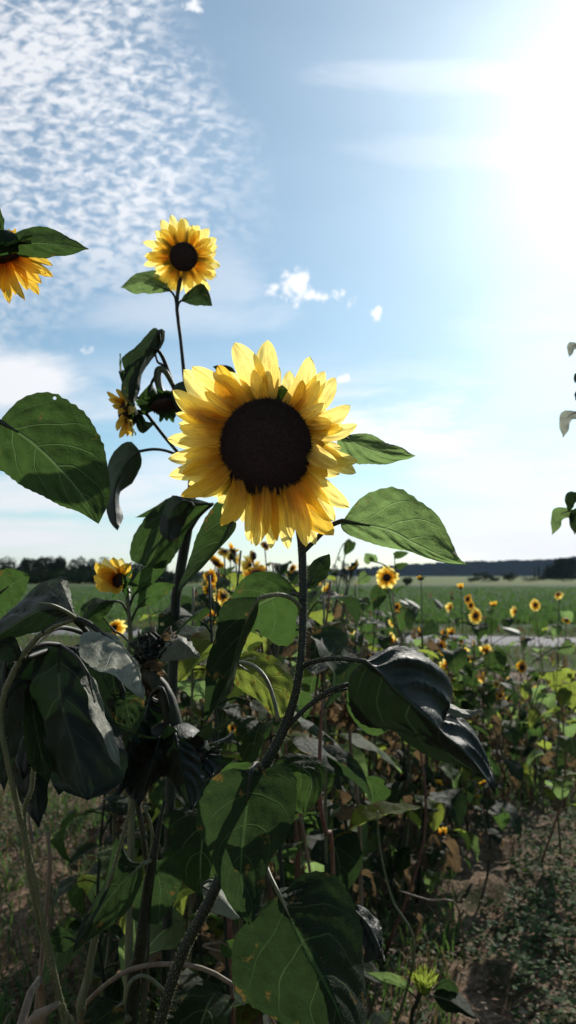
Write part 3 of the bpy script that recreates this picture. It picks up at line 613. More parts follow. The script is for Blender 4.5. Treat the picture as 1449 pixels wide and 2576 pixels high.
leaf(E_, [(430, 1870), (470, 1900), (500, 1950), (480, 2010)], [(430, 1870), (480, 1870), (520, 1910), (480, 2010)], [(430, 1870), (440, 1930), (450, 1990), (480, 2010)], 'leaf_shaded', (.96, .95), petiole=[(442, 1850, .98), (436, 1860, .97), (430, 1870, .96)])
for (bx, by, tx, ty, w, d) in [(440, 1850, 480, 2040, 55, .92), (400, 1860, 350, 2030, 60, .93), (380, 1750, 340, 1900, 50, .99), (450, 1840, 530, 1960, 45, .97)]:
    leaf(E_, [(bx, by), ((bx+tx)/2, (by+ty)/2), (tx, ty)], [(bx, by), (bx-w, by+40), (tx-w*.7, ty-60), (tx, ty)], [(bx, by), (bx+w, by+40), (tx+w*.6, ty-60), (tx, ty)], 'leaf_shaded', (d, d-.03), dl=.03, dr=.02, petiole=[(440, 1860, .98), ((440+bx)/2, by-15, .97), (bx, by, d)], quilt=.003)
leaf(E_, [(345, 1690), (375, 1680), (420, 1700)], [(345, 1690), (380, 1660), (420, 1700)], [(345, 1690), (380, 1705), (420, 1700)], 'leaf_dry', (1.0, .99), petiole=[(335, 1692, 1.02), (340, 1690, 1.01), (345, 1690, 1.0)], ns=16, nc=4, quilt=.004, ruffle=.01)
leaf(E_, [(362, 1840), (390, 1850), (417, 1878)], [(362, 1860), (372, 1832), (395, 1845), (417, 1878)], [(362, 1840), (385, 1870), (417, 1878)], 'leaf_grey_sheen', (.97, .95), dl=.03, petiole=[(436, 1830, .98), (400, 1830, .98), (362, 1840, .97)], ns=16, nc=4, pr=.0015)
leaf(E_, [(400, 1640), (450, 1610), (500, 1655)], [(400, 1665), (410, 1615), (460, 1600), (505, 1655)], [(400, 1665), (440, 1660), (480, 1655), (505, 1655)], 'leaf_grey_sheen', (1.0, .98), dl=.06, petiole=[(335, 1690, 1.02), (370, 1650, 1.01), (400, 1655, 1.0)], ns=22, nc=5, quilt=.004)
for k in range(9):   # shrivelled brown leaves round the bend
    x = 370+random.uniform(-30, 60); y = 1640+random.uniform(-60, 90)
    leaf(E_, [(x, y), (x+random.uniform(-15, 20), y+30), (x+random.uniform(-20, 30), y+60)], [(x, y), (x-18, y+30), (x, y+62)], [(x, y), (x+20, y+26), (x+8, y+60)], 'leaf_dry' if k % 2 else 'leaf_shaded', (1.03, 1.0), dl=.02, ns=12, nc=4, quilt=.006, ruffle=.02,
         petiole=[(350, 1692, 1.02), (x-5, y-8, 1.03), (x, y, 1.03)], pr=.0012, pmat='stem_tan')

# ------------------------------------------------------------------ PLANT F: small orange bloom on the left
gF = ground_at(330, 1.2)
F_ = root('sunflower', gF, 'sunflower with a small half-closed orange bloom turned left, in front of the far treeline', 'sunflower')
stem(F_, [gF, P(330, 2100, 1.2), P(322, 1680, 1.2), P(329, 1630, 1.2), P(326, 1560, 1.2), P(322, 1510, 1.2), P(318, 1482, 1.205)], [.007, .006, .0045, .004, .0038, .0035, .006], 'stem_pale', hairs=300, hl=.0015)
cF = P(296, 1462, 1.19); nF = Vector((-.62, -.75, -.1)).normalized()
b = MB(); receptacle(b, cF-nF*.002, nF, .014, .018); bracts(b, cF-nF*.004, nF, .016, 14, .022, seed=9, spread=.8); hF = b.build('flower_head', 'bract', F_, org(F_))
b = MB(); disc_mesh(b, cF, nF, .0125, .3, 200, .001, 5); b.build('disc', 'disc', hF, org(F_))
for k, (x, y, w) in enumerate([(240, 1415, 34), (236, 1450, 38), (240, 1478, 34), (262, 1405, 30), (285, 1402, 26), (306, 1404, 22), (327, 1418, 26), (330, 1440, 22), (270, 1488, 34), (300, 1492, 30), (250, 1430, 30), (275, 1420, 34), (312, 1425, 24), (255, 1486, 26), (316, 1478, 18)]):
    a = Vector((x-296, y-1460)); L = a.length; a.normalize()
    b = MB(); petal_mesh(b, P(296+a.x*12, 1460+a.y*14, 1.195+.002*(k % 2)), P(x, y, 1.17+.03*a.x+.012*(k % 3)), w*1.2/F*1.05, -fw, bend=.12, seed=80+k, ns=10, nc=3)
    b.build('petal', 'petal' if y < 1419 and k % 2 else 'petal_orange', hF, org(F_))
leaf(F_, [(290, 1512), (250, 1520), (200, 1572)], [(290, 1512), (240, 1505), (205, 1530), (200, 1572)], [(290, 1512), (270, 1545), (235, 1568), (200, 1572)], 'leaf', (1.19, 1.15), dl=.03, petiole=[(322, 1545, 1.2), (308, 1518, 1.2), (290, 1512, 1.19)], ns=21, nc=5, pr=.002)
leaf(F_, [(335, 1500), (375, 1450), (428, 1408)], [(335, 1500), (335, 1460), (375, 1420), (428, 1408)], [(335, 1500), (375, 1475), (410, 1440), (428, 1408)], 'leaf', (1.2, 1.2), petiole=[(324, 1540, 1.2), (328, 1520, 1.2), (335, 1500, 1.2)], ns=21, nc=5, pr=.002)
leaf(F_, [(345, 1530), (390, 1490), (442, 1470)], [(345, 1530), (355, 1480), (395, 1465), (442, 1470)], [(345, 1530), (380, 1520), (415, 1500), (442, 1470)], 'leaf', (1.2, 1.18), petiole=[(324, 1580, 1.2), (335, 1550, 1.2), (345, 1530, 1.2)], ns=21, nc=5, pr=.002)
leaf(F_, [(290, 1590), (260, 1560), (215, 1560)], [(290, 1590), (250, 1545), (215, 1560)], [(290, 1590), (250, 1595), (215, 1560)], 'leaf_under', (1.22, 1.2), petiole=[(328, 1620, 1.2), (310, 1600, 1.21), (290, 1590, 1.22)], ns=18, nc=4, pr=.002)

# ------------------------------------------------------------------ PLANT G: low plant, bottom left
gG = ground_at(330, 1.3)
G_ = root('sunflower', gG, 'low sunflower plant at bottom left with several hanging dark green leaves and no bloom', 'sunflower')
stem(G_, [gG, P(330, 2560, 1.1), P(352, 2400, 1.0), P(370, 2250, .98), P(385, 2160, .97), P(400, 2080, .97), P(414, 2015, .97)], [.011, .010, .0085, .007, .006, .003, .002], hairs=500)
stem(G_, [P(372, 2240, .98), P(380, 2160, .97), P(384, 2110, .97), P(375, 2060, .97), P(358, 2025, .97)], [.003, .003, .0022, .002, .0015], 'stem_pale', name='branch')
stem(G_, [P(330, 2560, 1.1), P(210, 2560, .95), P(225, 2440, .94), P(238, 2365, .94), P(270, 2240, .94), P(303, 2125, .94), P(340, 1990, .94)], [.006, .006, .005, .0045, .003, .002, .0015], 'stem_pale', name='branch', hairs=300)
leaf(G_, [(360, 2173), (300, 2230), (240, 2308), (182, 2398)], [(360, 2173), (325, 2160), (300, 2108), (284, 2130), (262, 2220), (205, 2320), (182, 2398)], [(360, 2173), (352, 2232), (312, 2300), (255, 2345), (220, 2368), (182, 2398)],
     'leaf_under', (.95, .90), dl=.03, dr=.02, petiole=[(384, 2160, .97), (372, 2168, .96), (360, 2173, .95)], pmat='stem_pale', quilt=.002)
leaf(G_, [(382, 2170), (402, 2230), (398, 2325)], [(382, 2170), (352, 2225), (333, 2308), (398, 2325)], [(382, 2170), (430, 2158), (457, 2208), (440, 2262), (398, 2325)], 'leaf_under', (.98, .98), dl=.01, petiole=[(388, 2150, .97), (385, 2160, .975), (382, 2170, .98)])
leaf(G_, [(200, 2370), (150, 2355), (110, 2370)], [(200, 2370), (150, 2330), (110, 2370)], [(200, 2370), (150, 2395), (110, 2370)], 'leaf_under', (1.0, 1.0), petiole=[(238, 2365, .94), (220, 2370, .97), (200, 2370, 1.0)], ns=16, nc=4)
leaf(G_, [(312, 2522), (270, 2550), (205, 2600)], [(312, 2522), (250, 2510), (215, 2550), (205, 2600)], [(312, 2522), (310, 2570), (260, 2610), (205, 2600)], 'leaf_under', (.93, .90), dl=.02, petiole=[(413, 2492, .95), (365, 2455, .94), (328, 2470, .93), (312, 2522, .93)], pmat='stem_pale', pr=.0025)

# arched dry stalk at the bottom
gH = ground_at(230, 1.5)
H_ = root('dry_stalk', gH, 'bare tan stalk arching low across the bottom left of the plants', 'dead stalk')
stem(H_, [gH, P(200, 2600, 1.05), P(200, 2548, .98), P(262, 2480, .96), P(340, 2435, .95), P(440, 2425, .95), P(520, 2440, .95), P(590, 2480, .95), P(662, 2528, .95), P(700, 2600, 1.0)], [.005, .004, .0032, .003, .003, .003, .003, .0028, .0025, .002], 'stem_tan')
leaf(H_, [(585, 2478), (605, 2490), (615, 2530)], [(585, 2478), (598, 2450), (620, 2480), (615, 2530)], [(585, 2478), (590, 2510), (615, 2530)], 'leaf_grey_sheen', (.95, .94), ns=14, nc=4, petiole=[(575, 2472, .95), (580, 2474, .95), (585, 2478, .95)], pr=.0012)
def stalk(pts, r, mat, label):
    g = pts[0]
    o = root('dry_stalk', g, label, 'dead stalk', 'bare dead stalks standing among the sunflowers')
    stem(o, pts, r, mat)
    return o
stalk([ground_at(840, 1.55), P(838, 2200, 1.4), P(818, 2090, 1.35), P(803, 2000, 1.3), P(806, 1850, 1.3), P(812, 1760, 1.3)], [.004, .004, .004, .0042, .003, .002], 'stem_red', 'reddish bare stalk right of the main stem, beside its lower leaf')
stalk([ground_at(900, 1.9), P(1040, 2420, 1.6), P(985, 2260, 1.6), P(955, 2130, 1.6), P(950, 2040, 1.6)], [.003, .003, .0025, .002, .0015], 'stem_pale', 'thin green-grey leaning stalk right of the big bottom leaf')
stalk([ground_at(880, 1.7), P(770, 2130, 1.5), P(740, 2040, 1.5), P(720, 1990, 1.5)], [.003, .003, .0025, .002], 'stem_tan', 'short tan stalk slanting behind the drooping middle leaf')
stalk([ground_at(20, 1.1), P(120, 2250, 1.0), P(85, 2130, 1.0), P(70, 2050, 1.0)], [.004, .003, .003, .002], 'stem_tan', 'tan stalk leaning at the far left beside the pale ribbed stems')
stalk([ground_at(60, .9), P(105, 2600, .8), P(40, 2620, .72), P(85, 2570, .70), P(110, 2535, .70), P(150, 2523, .70)], [.004, .004, .0045, .0055, .005, .002], 'stem_tan', 'curled pale dry stalk end in the bottom left corner')
stalk([ground_at(1150, 2.6), P(1150, 2280, 2.2), P(1080, 2265, 2.2), P(1000, 2240, 2.2)], [.003, .003, .003, .002], 'stem_tan', 'pale stalk lying bent over the bare soil at right')

# leaves behind the main stem, one painted pale for sunlight
gK = ground_at(560, 1.35)
K_ = root('sunflower', gK, 'small sunflower plant with a leaf painted pale for sunlight just left of the big bottom leaf', 'sunflower')
stem(K_, [gK, P(585, 2600, 1.2), P(580, 2400, 1.15), P(575, 2280, 1.12), P(560, 2200, 1.12)], [.005, .004, .0035, .003, .002], 'stem_red')
leaf(K_, [(505, 2228), (550, 2255), (605, 2312)], [(505, 2228), (540, 2212), (585, 2240), (605, 2312)], [(505, 2228), (520, 2280), (560, 2305), (605, 2312)], 'leaf_grey_sheen', (1.1, 1.06), dl=.05, ns=21, nc=5, petiole=[(566, 2230, 1.12), (530, 2215, 1.11), (505, 2228, 1.1)], pr=.002)
leaf(K_, [(555, 2370), (580, 2385), (600, 2420)], [(555, 2370), (590, 2365), (600, 2420)], [(555, 2370), (560, 2400), (600, 2420)], 'leaf', (1.1, 1.1), ns=14, nc=4, petiole=[(580, 2400, 1.15), (510, 2380, 1.1), (555, 2370, 1.1)], pr=.0016, pmat='stem_tan')

# plant whose shaded leaf shows right of the big bottom leaf
gL = ground_at(900, 1.35)
L_ = root('sunflower', gL, 'low sunflower plant with curled shaded leaves peeking out right of the big bottom leaf', 'sunflower')
stem(L_, [gL, P(900, 2600, 1.2), P(890, 2400, 1.1), P(885, 2300, 1.05)], [.006, .005, .004, .003])
leaf(L_, [(890, 2290), (930, 2330), (965, 2410)], [(890, 2290), (925, 2285), (955, 2330), (965, 2410)], [(890, 2290), (900, 2370), (930, 2410), (965, 2410)], 'leaf_shaded', (1.0, .95), dl=.05, quilt=.004, ruffle=.01, petiole=[(885, 2300, 1.05), (887, 2292, 1.02), (890, 2290, 1.0)])

# bud plant bottom right
gI = ground_at(1045, 1.70)
I_ = root('sunflower', gI, 'small sunflower plant with a spiky green unopened bud above bare soil at bottom right', 'sunflower')
stem(I_, [gI, P(1035, 2600, 1.62), P(1050, 2520, 1.6), P(1063, 2480, 1.6)], [.006, .005, .0045, .007], hairs=200)
cI = P(1066, 2478, 1.6)
b = MB(); receptacle(b, cI+Vector((0, 0, .005)), Vector((0, -.1, 1)), .018, .025)
rnd = random.Random(5)
for k in range(46):
    a = k*2.4; q = math.sqrt((k+1)/46)
    o = Vector((math.cos(a), math.sin(a), 0))
    bs = cI+o*.017*q+Vector((0, 0, .003)); petal_mesh(b, bs, bs+(o*q*1.1+Vector((0, 0, 1.1))).normalized()*rnd.uniform(.022, .040), .0045, Vector((0, -1, .2)), bend=rnd.uniform(-.1, .2), ns=5, nc=1, wid_pos=.2, basew=.9, seed=k)
b.build('flower_bud', 'leaf_yellow', I_, org(I_))
leaf(I_, [(1040, 2502), (985, 2462), (918, 2447)], [(1040, 2502), (1020, 2462), (975, 2446), (918, 2447)], [(1040, 2502), (1000, 2480), (960, 2466), (918, 2447)], 'leaf_young', (1.6, 1.55), ns=21, nc=5, petiole=[(1050, 2515, 1.6), (1045, 2508, 1.6), (1040, 2502, 1.6)], pr=.002)
leaf(I_, [(1088, 2505), (1135, 2520), (1200, 2565)], [(1088, 2505), (1110, 2480), (1160, 2500), (1200, 2565)], [(1088, 2505), (1120, 2545), (1160, 2550), (1200, 2565)], 'leaf_under', (1.58, 1.5), dl=.05, ns=21, nc=5, quilt=.003, petiole=[(1055, 2510, 1.6), (1070, 2498, 1.59), (1088, 2505, 1.58)], pr=.002, pmat='stem_pale')
leaf(I_, [(1090, 2490), (1120, 2470), (1155, 2500)], [(1090, 2490), (1115, 2462), (1145, 2475), (1155, 2500)], [(1090, 2490), (1120, 2490), (1155, 2500)], 'leaf_under', (1.6, 1.58), ns=14, nc=4, petiole=[(1058, 2500, 1.6), (1075, 2492, 1.6), (1090, 2490, 1.6)], pr=.0016)
leaf(I_, [(925, 2590), (950, 2552), (985, 2548)], [(925, 2590), (935, 2550), (985, 2548)], [(925, 2590), (965, 2580), (985, 2548)], 'leaf_grey_sheen', (1.5, 1.5), ns=14, nc=4, petiole=[(1035, 2600, 1.62), (980, 2600, 1.55), (925, 2590, 1.5)], pr=.0016)

# plant at the right edge, only leaf tips in view
gJ = ground_at(1500, 1.7)
J_ = root('young_tree', gJ, 'young tree cut by the right edge, only rounded leaf tips hanging into view', 'tree')
stem(J_, [gJ, P(1500, 2000, 1.7), P(1495, 1500, 1.7), P(1490, 1200, 1.7), P(1485, 900, 1.7), P(1480, 700, 1.7)], [.012, .011, .009, .007, .005, .002], 'stem_tan', name='trunk')
for (x0, y0, mx, my, x1, y1, w, at, mt) in [(1462, 868, 1440, 872, 1432, 898, 14, 900, 'leaf_flare'), (1462, 1035, 1428, 1050, 1416, 1102, 20, 1060, 'leaf_flare'), (1448, 1284, 1410, 1295, 1389, 1346, 22, 1320, 'leaf_young'),
                                        (1470, 1240, 1440, 1255, 1428, 1288, 20, 1270, 'leaf_under'), (1475, 1270, 1452, 1300, 1446, 1345, 20, 1320, 'leaf_under'), (1470, 940, 1452, 945, 1446, 965, 8, 960, 'leaf_under'), (1470, 985, 1454, 990, 1447, 1008, 8, 1000, 'leaf_under')]:
    dx, dy = x1-x0, y1-y0; L = math.hypot(dx, dy); nx, ny = dy/L, -dx/L
    m1 = ((x0+mx)/2, (y0+my)/2); m2 = ((x1+mx)/2, (y1+my)/2)
    leaf(J_, [(x0, y0), (mx, my), (x1, y1)], [(x0, y0), (m1[0]+nx*w*.9, m1[1]+ny*w*.9), (mx+nx*w*.6, my+ny*w*.6), (m2[0]+nx*w*.5, m2[1]+ny*w*.5), (x1, y1)],
         [(x0, y0), (m1[0]-nx*w*.9, m1[1]-ny*w*.9), (mx-nx*w, my-ny*w), (m2[0]-nx*w*.9, m2[1]-ny*w*.9), (x1, y1)], mt, (1.7, 1.66), ns=16, nc=4, serr=.01, petiole=[(1490, at, 1.7), ((1490+x0)/2, y0+2, 1.7), (x0, y0, 1.7)], pr=.0018)
for k in range(16):
    y0 = 760+k*62; s = 1 if k % 3 else .2; x0 = 1505; x1 = x0+70*s+(k*17) % 25; y1 = y0+45+(k*29) % 30; w = 16+(k*7) % 9
    leaf(J_, [(x0, y0), ((x0+x1)/2, (y0+y1)/2-8), (x1, y1)], [(x0, y0), (x0*.6+x1*.4+w*.6, y0*.6+y1*.4-w), (x1, y1)], [(x0, y0), (x0*.6+x1*.4-w*.6, y0*.6+y1*.4+w), (x1, y1)], 'leaf_flare' if k % 4 == 0 else 'leaf_young' if k % 2 else 'leaf_under',
         (1.7+.03*((k % 3)-1), 1.7+.07*((k*5) % 3-1)), dl=.02, ns=14, nc=4, serr=.01, petiole=[(1488, y0+20, 1.7), (1496, y0+5, 1.7), (x0, y0, 1.7)], pr=.0018)
# ------------------------------------------------------------------ background sunflowers
def local_leaf(L, W, droop, fold, seed, ns=9, nc=3, pet=.35, crumple=0.):
    """blade with petiole, attached at the origin, growing to +Y"""
    rnd = random.Random(seed); b = MB()
    pl = L*pet; pp = [Vector((0, 0, 0)), Vector((rnd.uniform(-.1, .1)*pl, pl*.5, pl*.45)), Vector((0, pl, pl*.5))]
    pts = cr(pp, 6); b.tube(pts, [L*.014]*5+[L*.010], 5)
    mid = []; a = .35; p = pts[-1].copy(); tw = rnd.uniform(-.3, .3)
    for i in range(ns):
        mid.append(p.copy()); a -= droop/ns*(1.4 if i < ns/2 else .6)
        p = p+Vector((math.sin(tw)*.3*i/ns, math.cos(a), math.sin(a)))*L/(ns-1)
    le = []; ri = []
    for i in range(ns):
        t = i/(ns-1)
        w = W/2*(math.sin(min(t/.33, 1)*math.pi/2)**.7 if t < .33 else (1-((t-.33)/.67)**1.7)**.9) if 0 < t < 1 else 0
        back = -W*.12*(1-t/.25) if 0 < t < .25 else 0
        tg = (mid[min(i+1, ns-1)]-mid[max(i-1, 0)]).normalized(); up = Vector((1, 0, 0)).cross(tg)
        for s, arr in ((-1, le), (1, ri)):
            q = mid[i]+Vector((s, 0, 0))*w*math.cos(fold)+up*w*math.sin(fold)+tg*back
            q += Vector((rnd.uniform(-1, 1), rnd.uniform(-1, 1), rnd.uniform(-1, 1)))*crumple*w
            arr.append(q)
    rows, uvs = leaf_rows(mid, le, ri, ns*2-1, nc, L*.006+crumple*L*.02, .06, 0, seed, L*.03)
    b.grid(rows, uvs)
    return b
protoG = []; protoD = []
for k in range(10):
    b = local_leaf(.12, [.095, .08, .10, .07, .09][k % 5], [1.0, 1.6, 2.2, .7, 1.3, 1.9, 1.1, 2.0, .5, 1.5][k], [.1, .5, .3, -.2, .6, .2, -.1, .4, .3, .0][k], 100+k, crumple=[.05, .18, .1, .25, .08, .2, .12, .3, .1, .2][k])
    o = b.build('leaf', 'leaf'); protoG.append(o.data); bpy.data.objects.remove(o)
for k in range(4):
    b = local_leaf(.10, .05, 2.6, .7, 200+k, crumple=1.0, pet=.5)
    o = b.build('leaf', 'leaf_dry'); protoD.append(o.data); bpy.data.objects.remove(o)
MATS_G = {}
def variant(me, mat):
    key = (me.name, mat)
    if key not in MATS_G:
        m2 = me.copy(); m2.materials.clear(); m2.materials.append(M[mat]); MATS_G[key] = m2
    return MATS_G[key]

# head prototypes (face +Z), three looks: open, side-worn, closed
def head_protos():
    out = []
    for k, (npet, mat, droop, miss, rag) in enumerate([(15, 'petal', .1, 0, .2), (13, 'petal_orange', .35, .15, .3), (11, 'petal_orange', .9, .3, .4), (14, 'petal', .6, .1, .3), (8, 'petal_orange', 1.4, .6, .4)]):
        r = root('x', Vector((0, 0, 0)), None, None)
        h = small_head(r, Vector((0, 0, 0)), Vector((0, 0, 1)), .048, [.015, .019, .014, .012, .021][k], npet, mat, 300+k, droop, missing=miss, ragged=rag, ns=5, nc=2, bump=70)
        h.parent = None; bpy.data.objects.remove(r)
        out.append((h.data, [(c.name.split('.')[0], c.data) for c in h.children]))
        for c in list(h.children): bpy.data.objects.remove(c)
        bpy.data.objects.remove(h)
    return out
HP = head_protos()
def put_head(par, pos, nrm, R_, kind):
    hd, ch = HP[kind]
    h = bpy.data.objects.new('flower_head', hd); col.objects.link(h); h.parent = par
    q = nrm.normalized().to_track_quat('Z', 'Y')
    s = R_/.048
    h.matrix_local = Matrix.LocRotScale(pos-org(par), q, Vector((s, s, s)))
    for nm, d in ch:
        c = bpy.data.objects.new(nm, d); col.objects.link(c); c.parent = h

ORD = ['first', 'second', 'third', 'fourth', 'fifth', 'sixth', 'seventh', 'eighth', 'ninth', 'tenth', 'eleventh', 'twelfth', 'thirteenth', 'fourteenth', 'fifteenth', 'sixteenth', 'seventeenth', 'eighteenth', 'nineteenth', 'twentieth']
def bg_plant(g, tops, nleaf, seed, label, dry=.15, ls=1.0, stemr=.005, kinds=None, lo=.12, mats=('leaf', 'leaf', 'leaf', 'leaf_under', 'leaf_under', 'leaf_young', 'leaf_yellow')):
    """tops: list of (pos, normal, radius, kind) - first is the main stem top"""
    rnd = random.Random(seed)
    o = root('sunflower', g, label, 'sunflower', 'sunflowers growing in the patch behind')
    top = tops[0][0]; n0 = tops[0][1]
    H = top.z-g.z
    lean = Vector((rnd.uniform(-.10, .10), rnd.uniform(-.08, .08), 0))
    ctrl = [g, g.lerp(top, .35)+lean*H, g.lerp(top, .7)+lean*.6*H]
    back = top-n0.normalized()*tops[0][2]*.25
    ctrl += [back+Vector((0, 0, .02)) if n0.z < -.2 else back-Vector((0, 0, .03)), back]
    dead = rnd.random() < dry*.4
    sm = rnd.choice(['stem', 'stem', 'stem_pale', 'stem_red'])
    stem(o, ctrl, [stemr*1.3, stemr, stemr*.7, stemr*.45, stemr*.6], sm, n=6, ns=16)
    c = cr(ctrl, 24)
    for (p, n, r, kd) in tops:
        if r > 0: put_head(o, p, n, r, kd)
    for (p, n, r, kd) in tops[1:]:
        i = 14; s = c[i]; bk = p-n.normalized()*r*.25
        stem(o, [s, s.lerp(bk, .5)-Vector((0, 0, .02)), bk+Vector((0, 0, .012 if n.z < -.2 else -.012)), bk], [stemr*.5, stemr*.4, stemr*.35, stemr*.45], sm, name='branch', n=5, ns=9)
    az = rnd.random()*6
    for k in range(nleaf):
        t = lo+(.93-lo)*(k+rnd.random()*.6)/nleaf; i = min(int(t*23), 22)
        p = c[i].lerp(c[i+1], t*23-i)
        az += 2.4+rnd.uniform(-.5, .5)
        isdry = rnd.random() < dry*(1.6-1.2*t)
        me = rnd.choice(protoD) if isdry else variant(rnd.choice(protoG), rnd.choice(mats))
        s = (.7 if isdry else 1)*ls*rnd.uniform(.6, 1.2)*(1.1-.35*t)
        lf = bpy.data.objects.new('leaf', me); col.objects.link(lf); lf.parent = o
        lf.matrix_local = Matrix.LocRotScale(p-g, Matrix.Rotation(az, 3, 'Z').to_quaternion() @ Matrix.Rotation(rnd.uniform(-.5, .4), 3, 'X').to_quaternion(), Vector((s, s, s)))
    return o

# blooms that can be picked out in the photograph: x, y, depth, radius px, facing (x,y,z), look, description, extra blooms
SEEN = [
 (973, 1453, 3.0, 32, (-.05, -1, -.25), 0, 'sunflower with a round downward-looking bloom over the green field, below heart-shaped leaves', [], 9, .9),
 (1059, 1457, 3.4, 17, (0, -.3, -1), 4, 'sunflower with a pale nodding faded head, just right of the round bloom over the field', [], 6, .8),
 (1159, 1480, 4.6, 15, (-.3, -.5, -.9), 2, 'sunflower whose topmost dark nodding head stands out over the green field, right half', [(1176, 1507, 14, (-.5, -.5, .2), 1)], 8, 1.1),
 (1134, 1529, 4.9, 15, (.5, -.8, -.4), 3, 'sunflower with one ragged yellow head turned right, left of the upright yellow oval bloom', [], 9, 1.1),
 (1197, 1549, 4.3, 23, (.45, -1, .0), 0, 'sunflower with the clearest upright yellow oval bloom right of centre, another bud above it', [(1184, 1523, 12, (-.4, -.7, .3), 1)], 11, 1.2),
 (1242, 1524, 5.4, 14, (0, -.5, -1), 2, 'sunflower with a small nodding head hanging just over the field edge', [], 8, 1.1),
 (1297, 1539, 5.4, 16, (.7, -.7, -.3), 3, 'sunflower with one bloom seen from the side, left of the rightmost yellow bloom', [], 8, 1.1),
 (1347, 1522, 4.9, 17, (.25, -1, .1), 0, 'sunflower with a clear yellow bloom standing alone over the field near the right edge', [], 9, 1.1),
 (1404, 1495, 4.7, 15, (-.6, -.6, .6), 3, 'sunflower with a tattered bloom opening upwards close to the right edge', [], 9, 1.0),
 (998, 1527, 4.4, 13, (-.5, -.8, .3), 1, 'sunflower carrying three small blooms stacked above each other left of the road gap', [(990, 1564, 15, (-.1, -1, 0), 0), (1006, 1549, 13, (.5, -1, 0), 1)], 9, 1.1),
 (1136, 1594, 4.4, 17, (-.2, -.6, -.7), 2, 'sunflower with a drooping brownish head below the row of upright blooms', [(1160, 1612, 10, (.4, -.8, 0), 1)], 10, 1.1),
 (1109, 1628, 3.8, 24, (-1, -.35, .1), 1, 'sunflower with two orange blooms close together above the dark folded leaf', [(1126, 1676, 21, (.2, -.8, -.4), 3)], 10, 1.1),
 (1224, 1637, 4.4, 19, (.1, -.7, -.6), 3, 'sunflower with a flattened orange bloom below the pale flipped leaf by the road', [], 10, 1.2),
 (1314, 1679, 4.6, 19, (.3, -1, -.1), 1, 'sunflower with a low orange bloom above the brown weeds on the right', [], 8, 1.1),
 (1249, 1721, 4.2, 11, (0, -.8, .3), 0, 'sunflower with one tiny yellow bloom among dark leaves on the right', [], 9, 1.2),
 (1105, 1975, 3.3, 17, (-.5, -.5, -.9), 2, 'short sunflower with hanging orange petals beside the tip of the dark folded leaf', [(1108, 1995, 14, (.3, -.4, -1), 2)], 8, .9),
 (1217, 1972, 3.2, 18, (.4, -.5, -.9), 4, 'short sunflower with a drooping orange head, right of the dark folded leaf tip', [(1200, 2005, 10, (0, -.3, -1), 2)], 8, .9),
 (1115, 2098, 3.0, 18, (-.2, -.8, -.5), 2, 'lowest sunflower with a rusty red withered head over the bare soil', [], 7, .9),
 (528, 1453, 2.2, 22, (-.2, -1, -.1), 1, 'sunflower with orange blooms one above another left of the drooping ribbed leaf', [(562, 1500, 27, (.5, -.8, .1), 3), (530, 1556, 24, (.1, -.8, -.6), 1)], 9, 1.0),
 (565, 1386, 2.3, 20, (.2, -.6, .7), 3, 'sunflower with a ragged yellow head just under the lower left petals of the largest bloom', [], 8, 1.0),
 (640, 1398, 2.1, 22, (.9, -.4, .1), 4, 'sunflower with a green-black seed head turned right under the largest bloom', [(668, 1372, 15, (.5, -.7, .4), 1)], 8, 1.0),
 (585, 1832, 2.2, 14, (.1, -1, 0), 0, 'low sunflower with one blurred yellow bloom deep in the shade', [], 8, 1.0),
 (878, 1362, 3.2, 9, (0, -.3, -1), 1, 'spindly sunflower with a tiny drooping bloom above the horizon, right of the main stem', [], 5, .7),
 (1400, 1640, 3.4, 0, (0, -.2, 1), 0, 'tall sunflower without a bloom at the right edge, big yellow-green leaves', [], 9, 1.3),
 (1425, 1560, 3.6, 12, (0, -.6, .6), 1, 'sunflower with thin upper leaves half cut by the right edge beside the road', [], 8, 1.1),
]
for k, (x, y, d, r, n, kd, lab, extra, nl, ls) in enumerate(SEEN):
    top = P(x, y, d)
    tops = [(top, Vector(n), r*d/F, kd)]+[(P(ex, ey, d+.03), Vector(en), er*d/F, ek) for ex, ey, er, en, ek in extra]
    g = ground_at(x, d)+Vector((random.uniform(-.10, .10), random.uniform(-.05, .1), 0)); g.z = 0
    sp_ = bg_plant(g, tops, nl+3, 500+k, lab, ls=ls*1.2, dry=.25, lo=.25 if d > 3 else .15, stemr=.0045, mats=('leaf_yellow', 'leaf_young') if x > 1390 else ('leaf', 'leaf', 'leaf_under', 'leaf_young', 'leaf_yellow'))

    SP = SP+[sp_] if k else [sp_]
def hleaf(k, b0, tip, w, mat, d, tilt=.02):
    (x0, y0), (x1, y1) = b0, tip; dx, dy = x1-x0, y1-y0; nx, ny = -dy*w, dx*w
    q1 = lambda t, s: (x0+dx*t+nx*s, y0+dy*t+ny*s)
    sx, sy = P2(SP[k])
    leaf(SP[k], [b0, q1(.5, 0), tip], [b0, q1(-.06, .7), q1(.3, 1), q1(.7, .6), tip], [b0, q1(-.06, -.7), q1(.3, -1), q1(.7, -.6), tip], mat, (d, d-.02), dl=tilt, ns=16, nc=4,
         petiole=[(sx, max(y0, y1)+30, d), ((x0+sx)/2, y0+8, d), (x0, y0, d)], pr=.0022)
def P2(o):
    g = o.location; return CX+g.x/g.y*F, 0
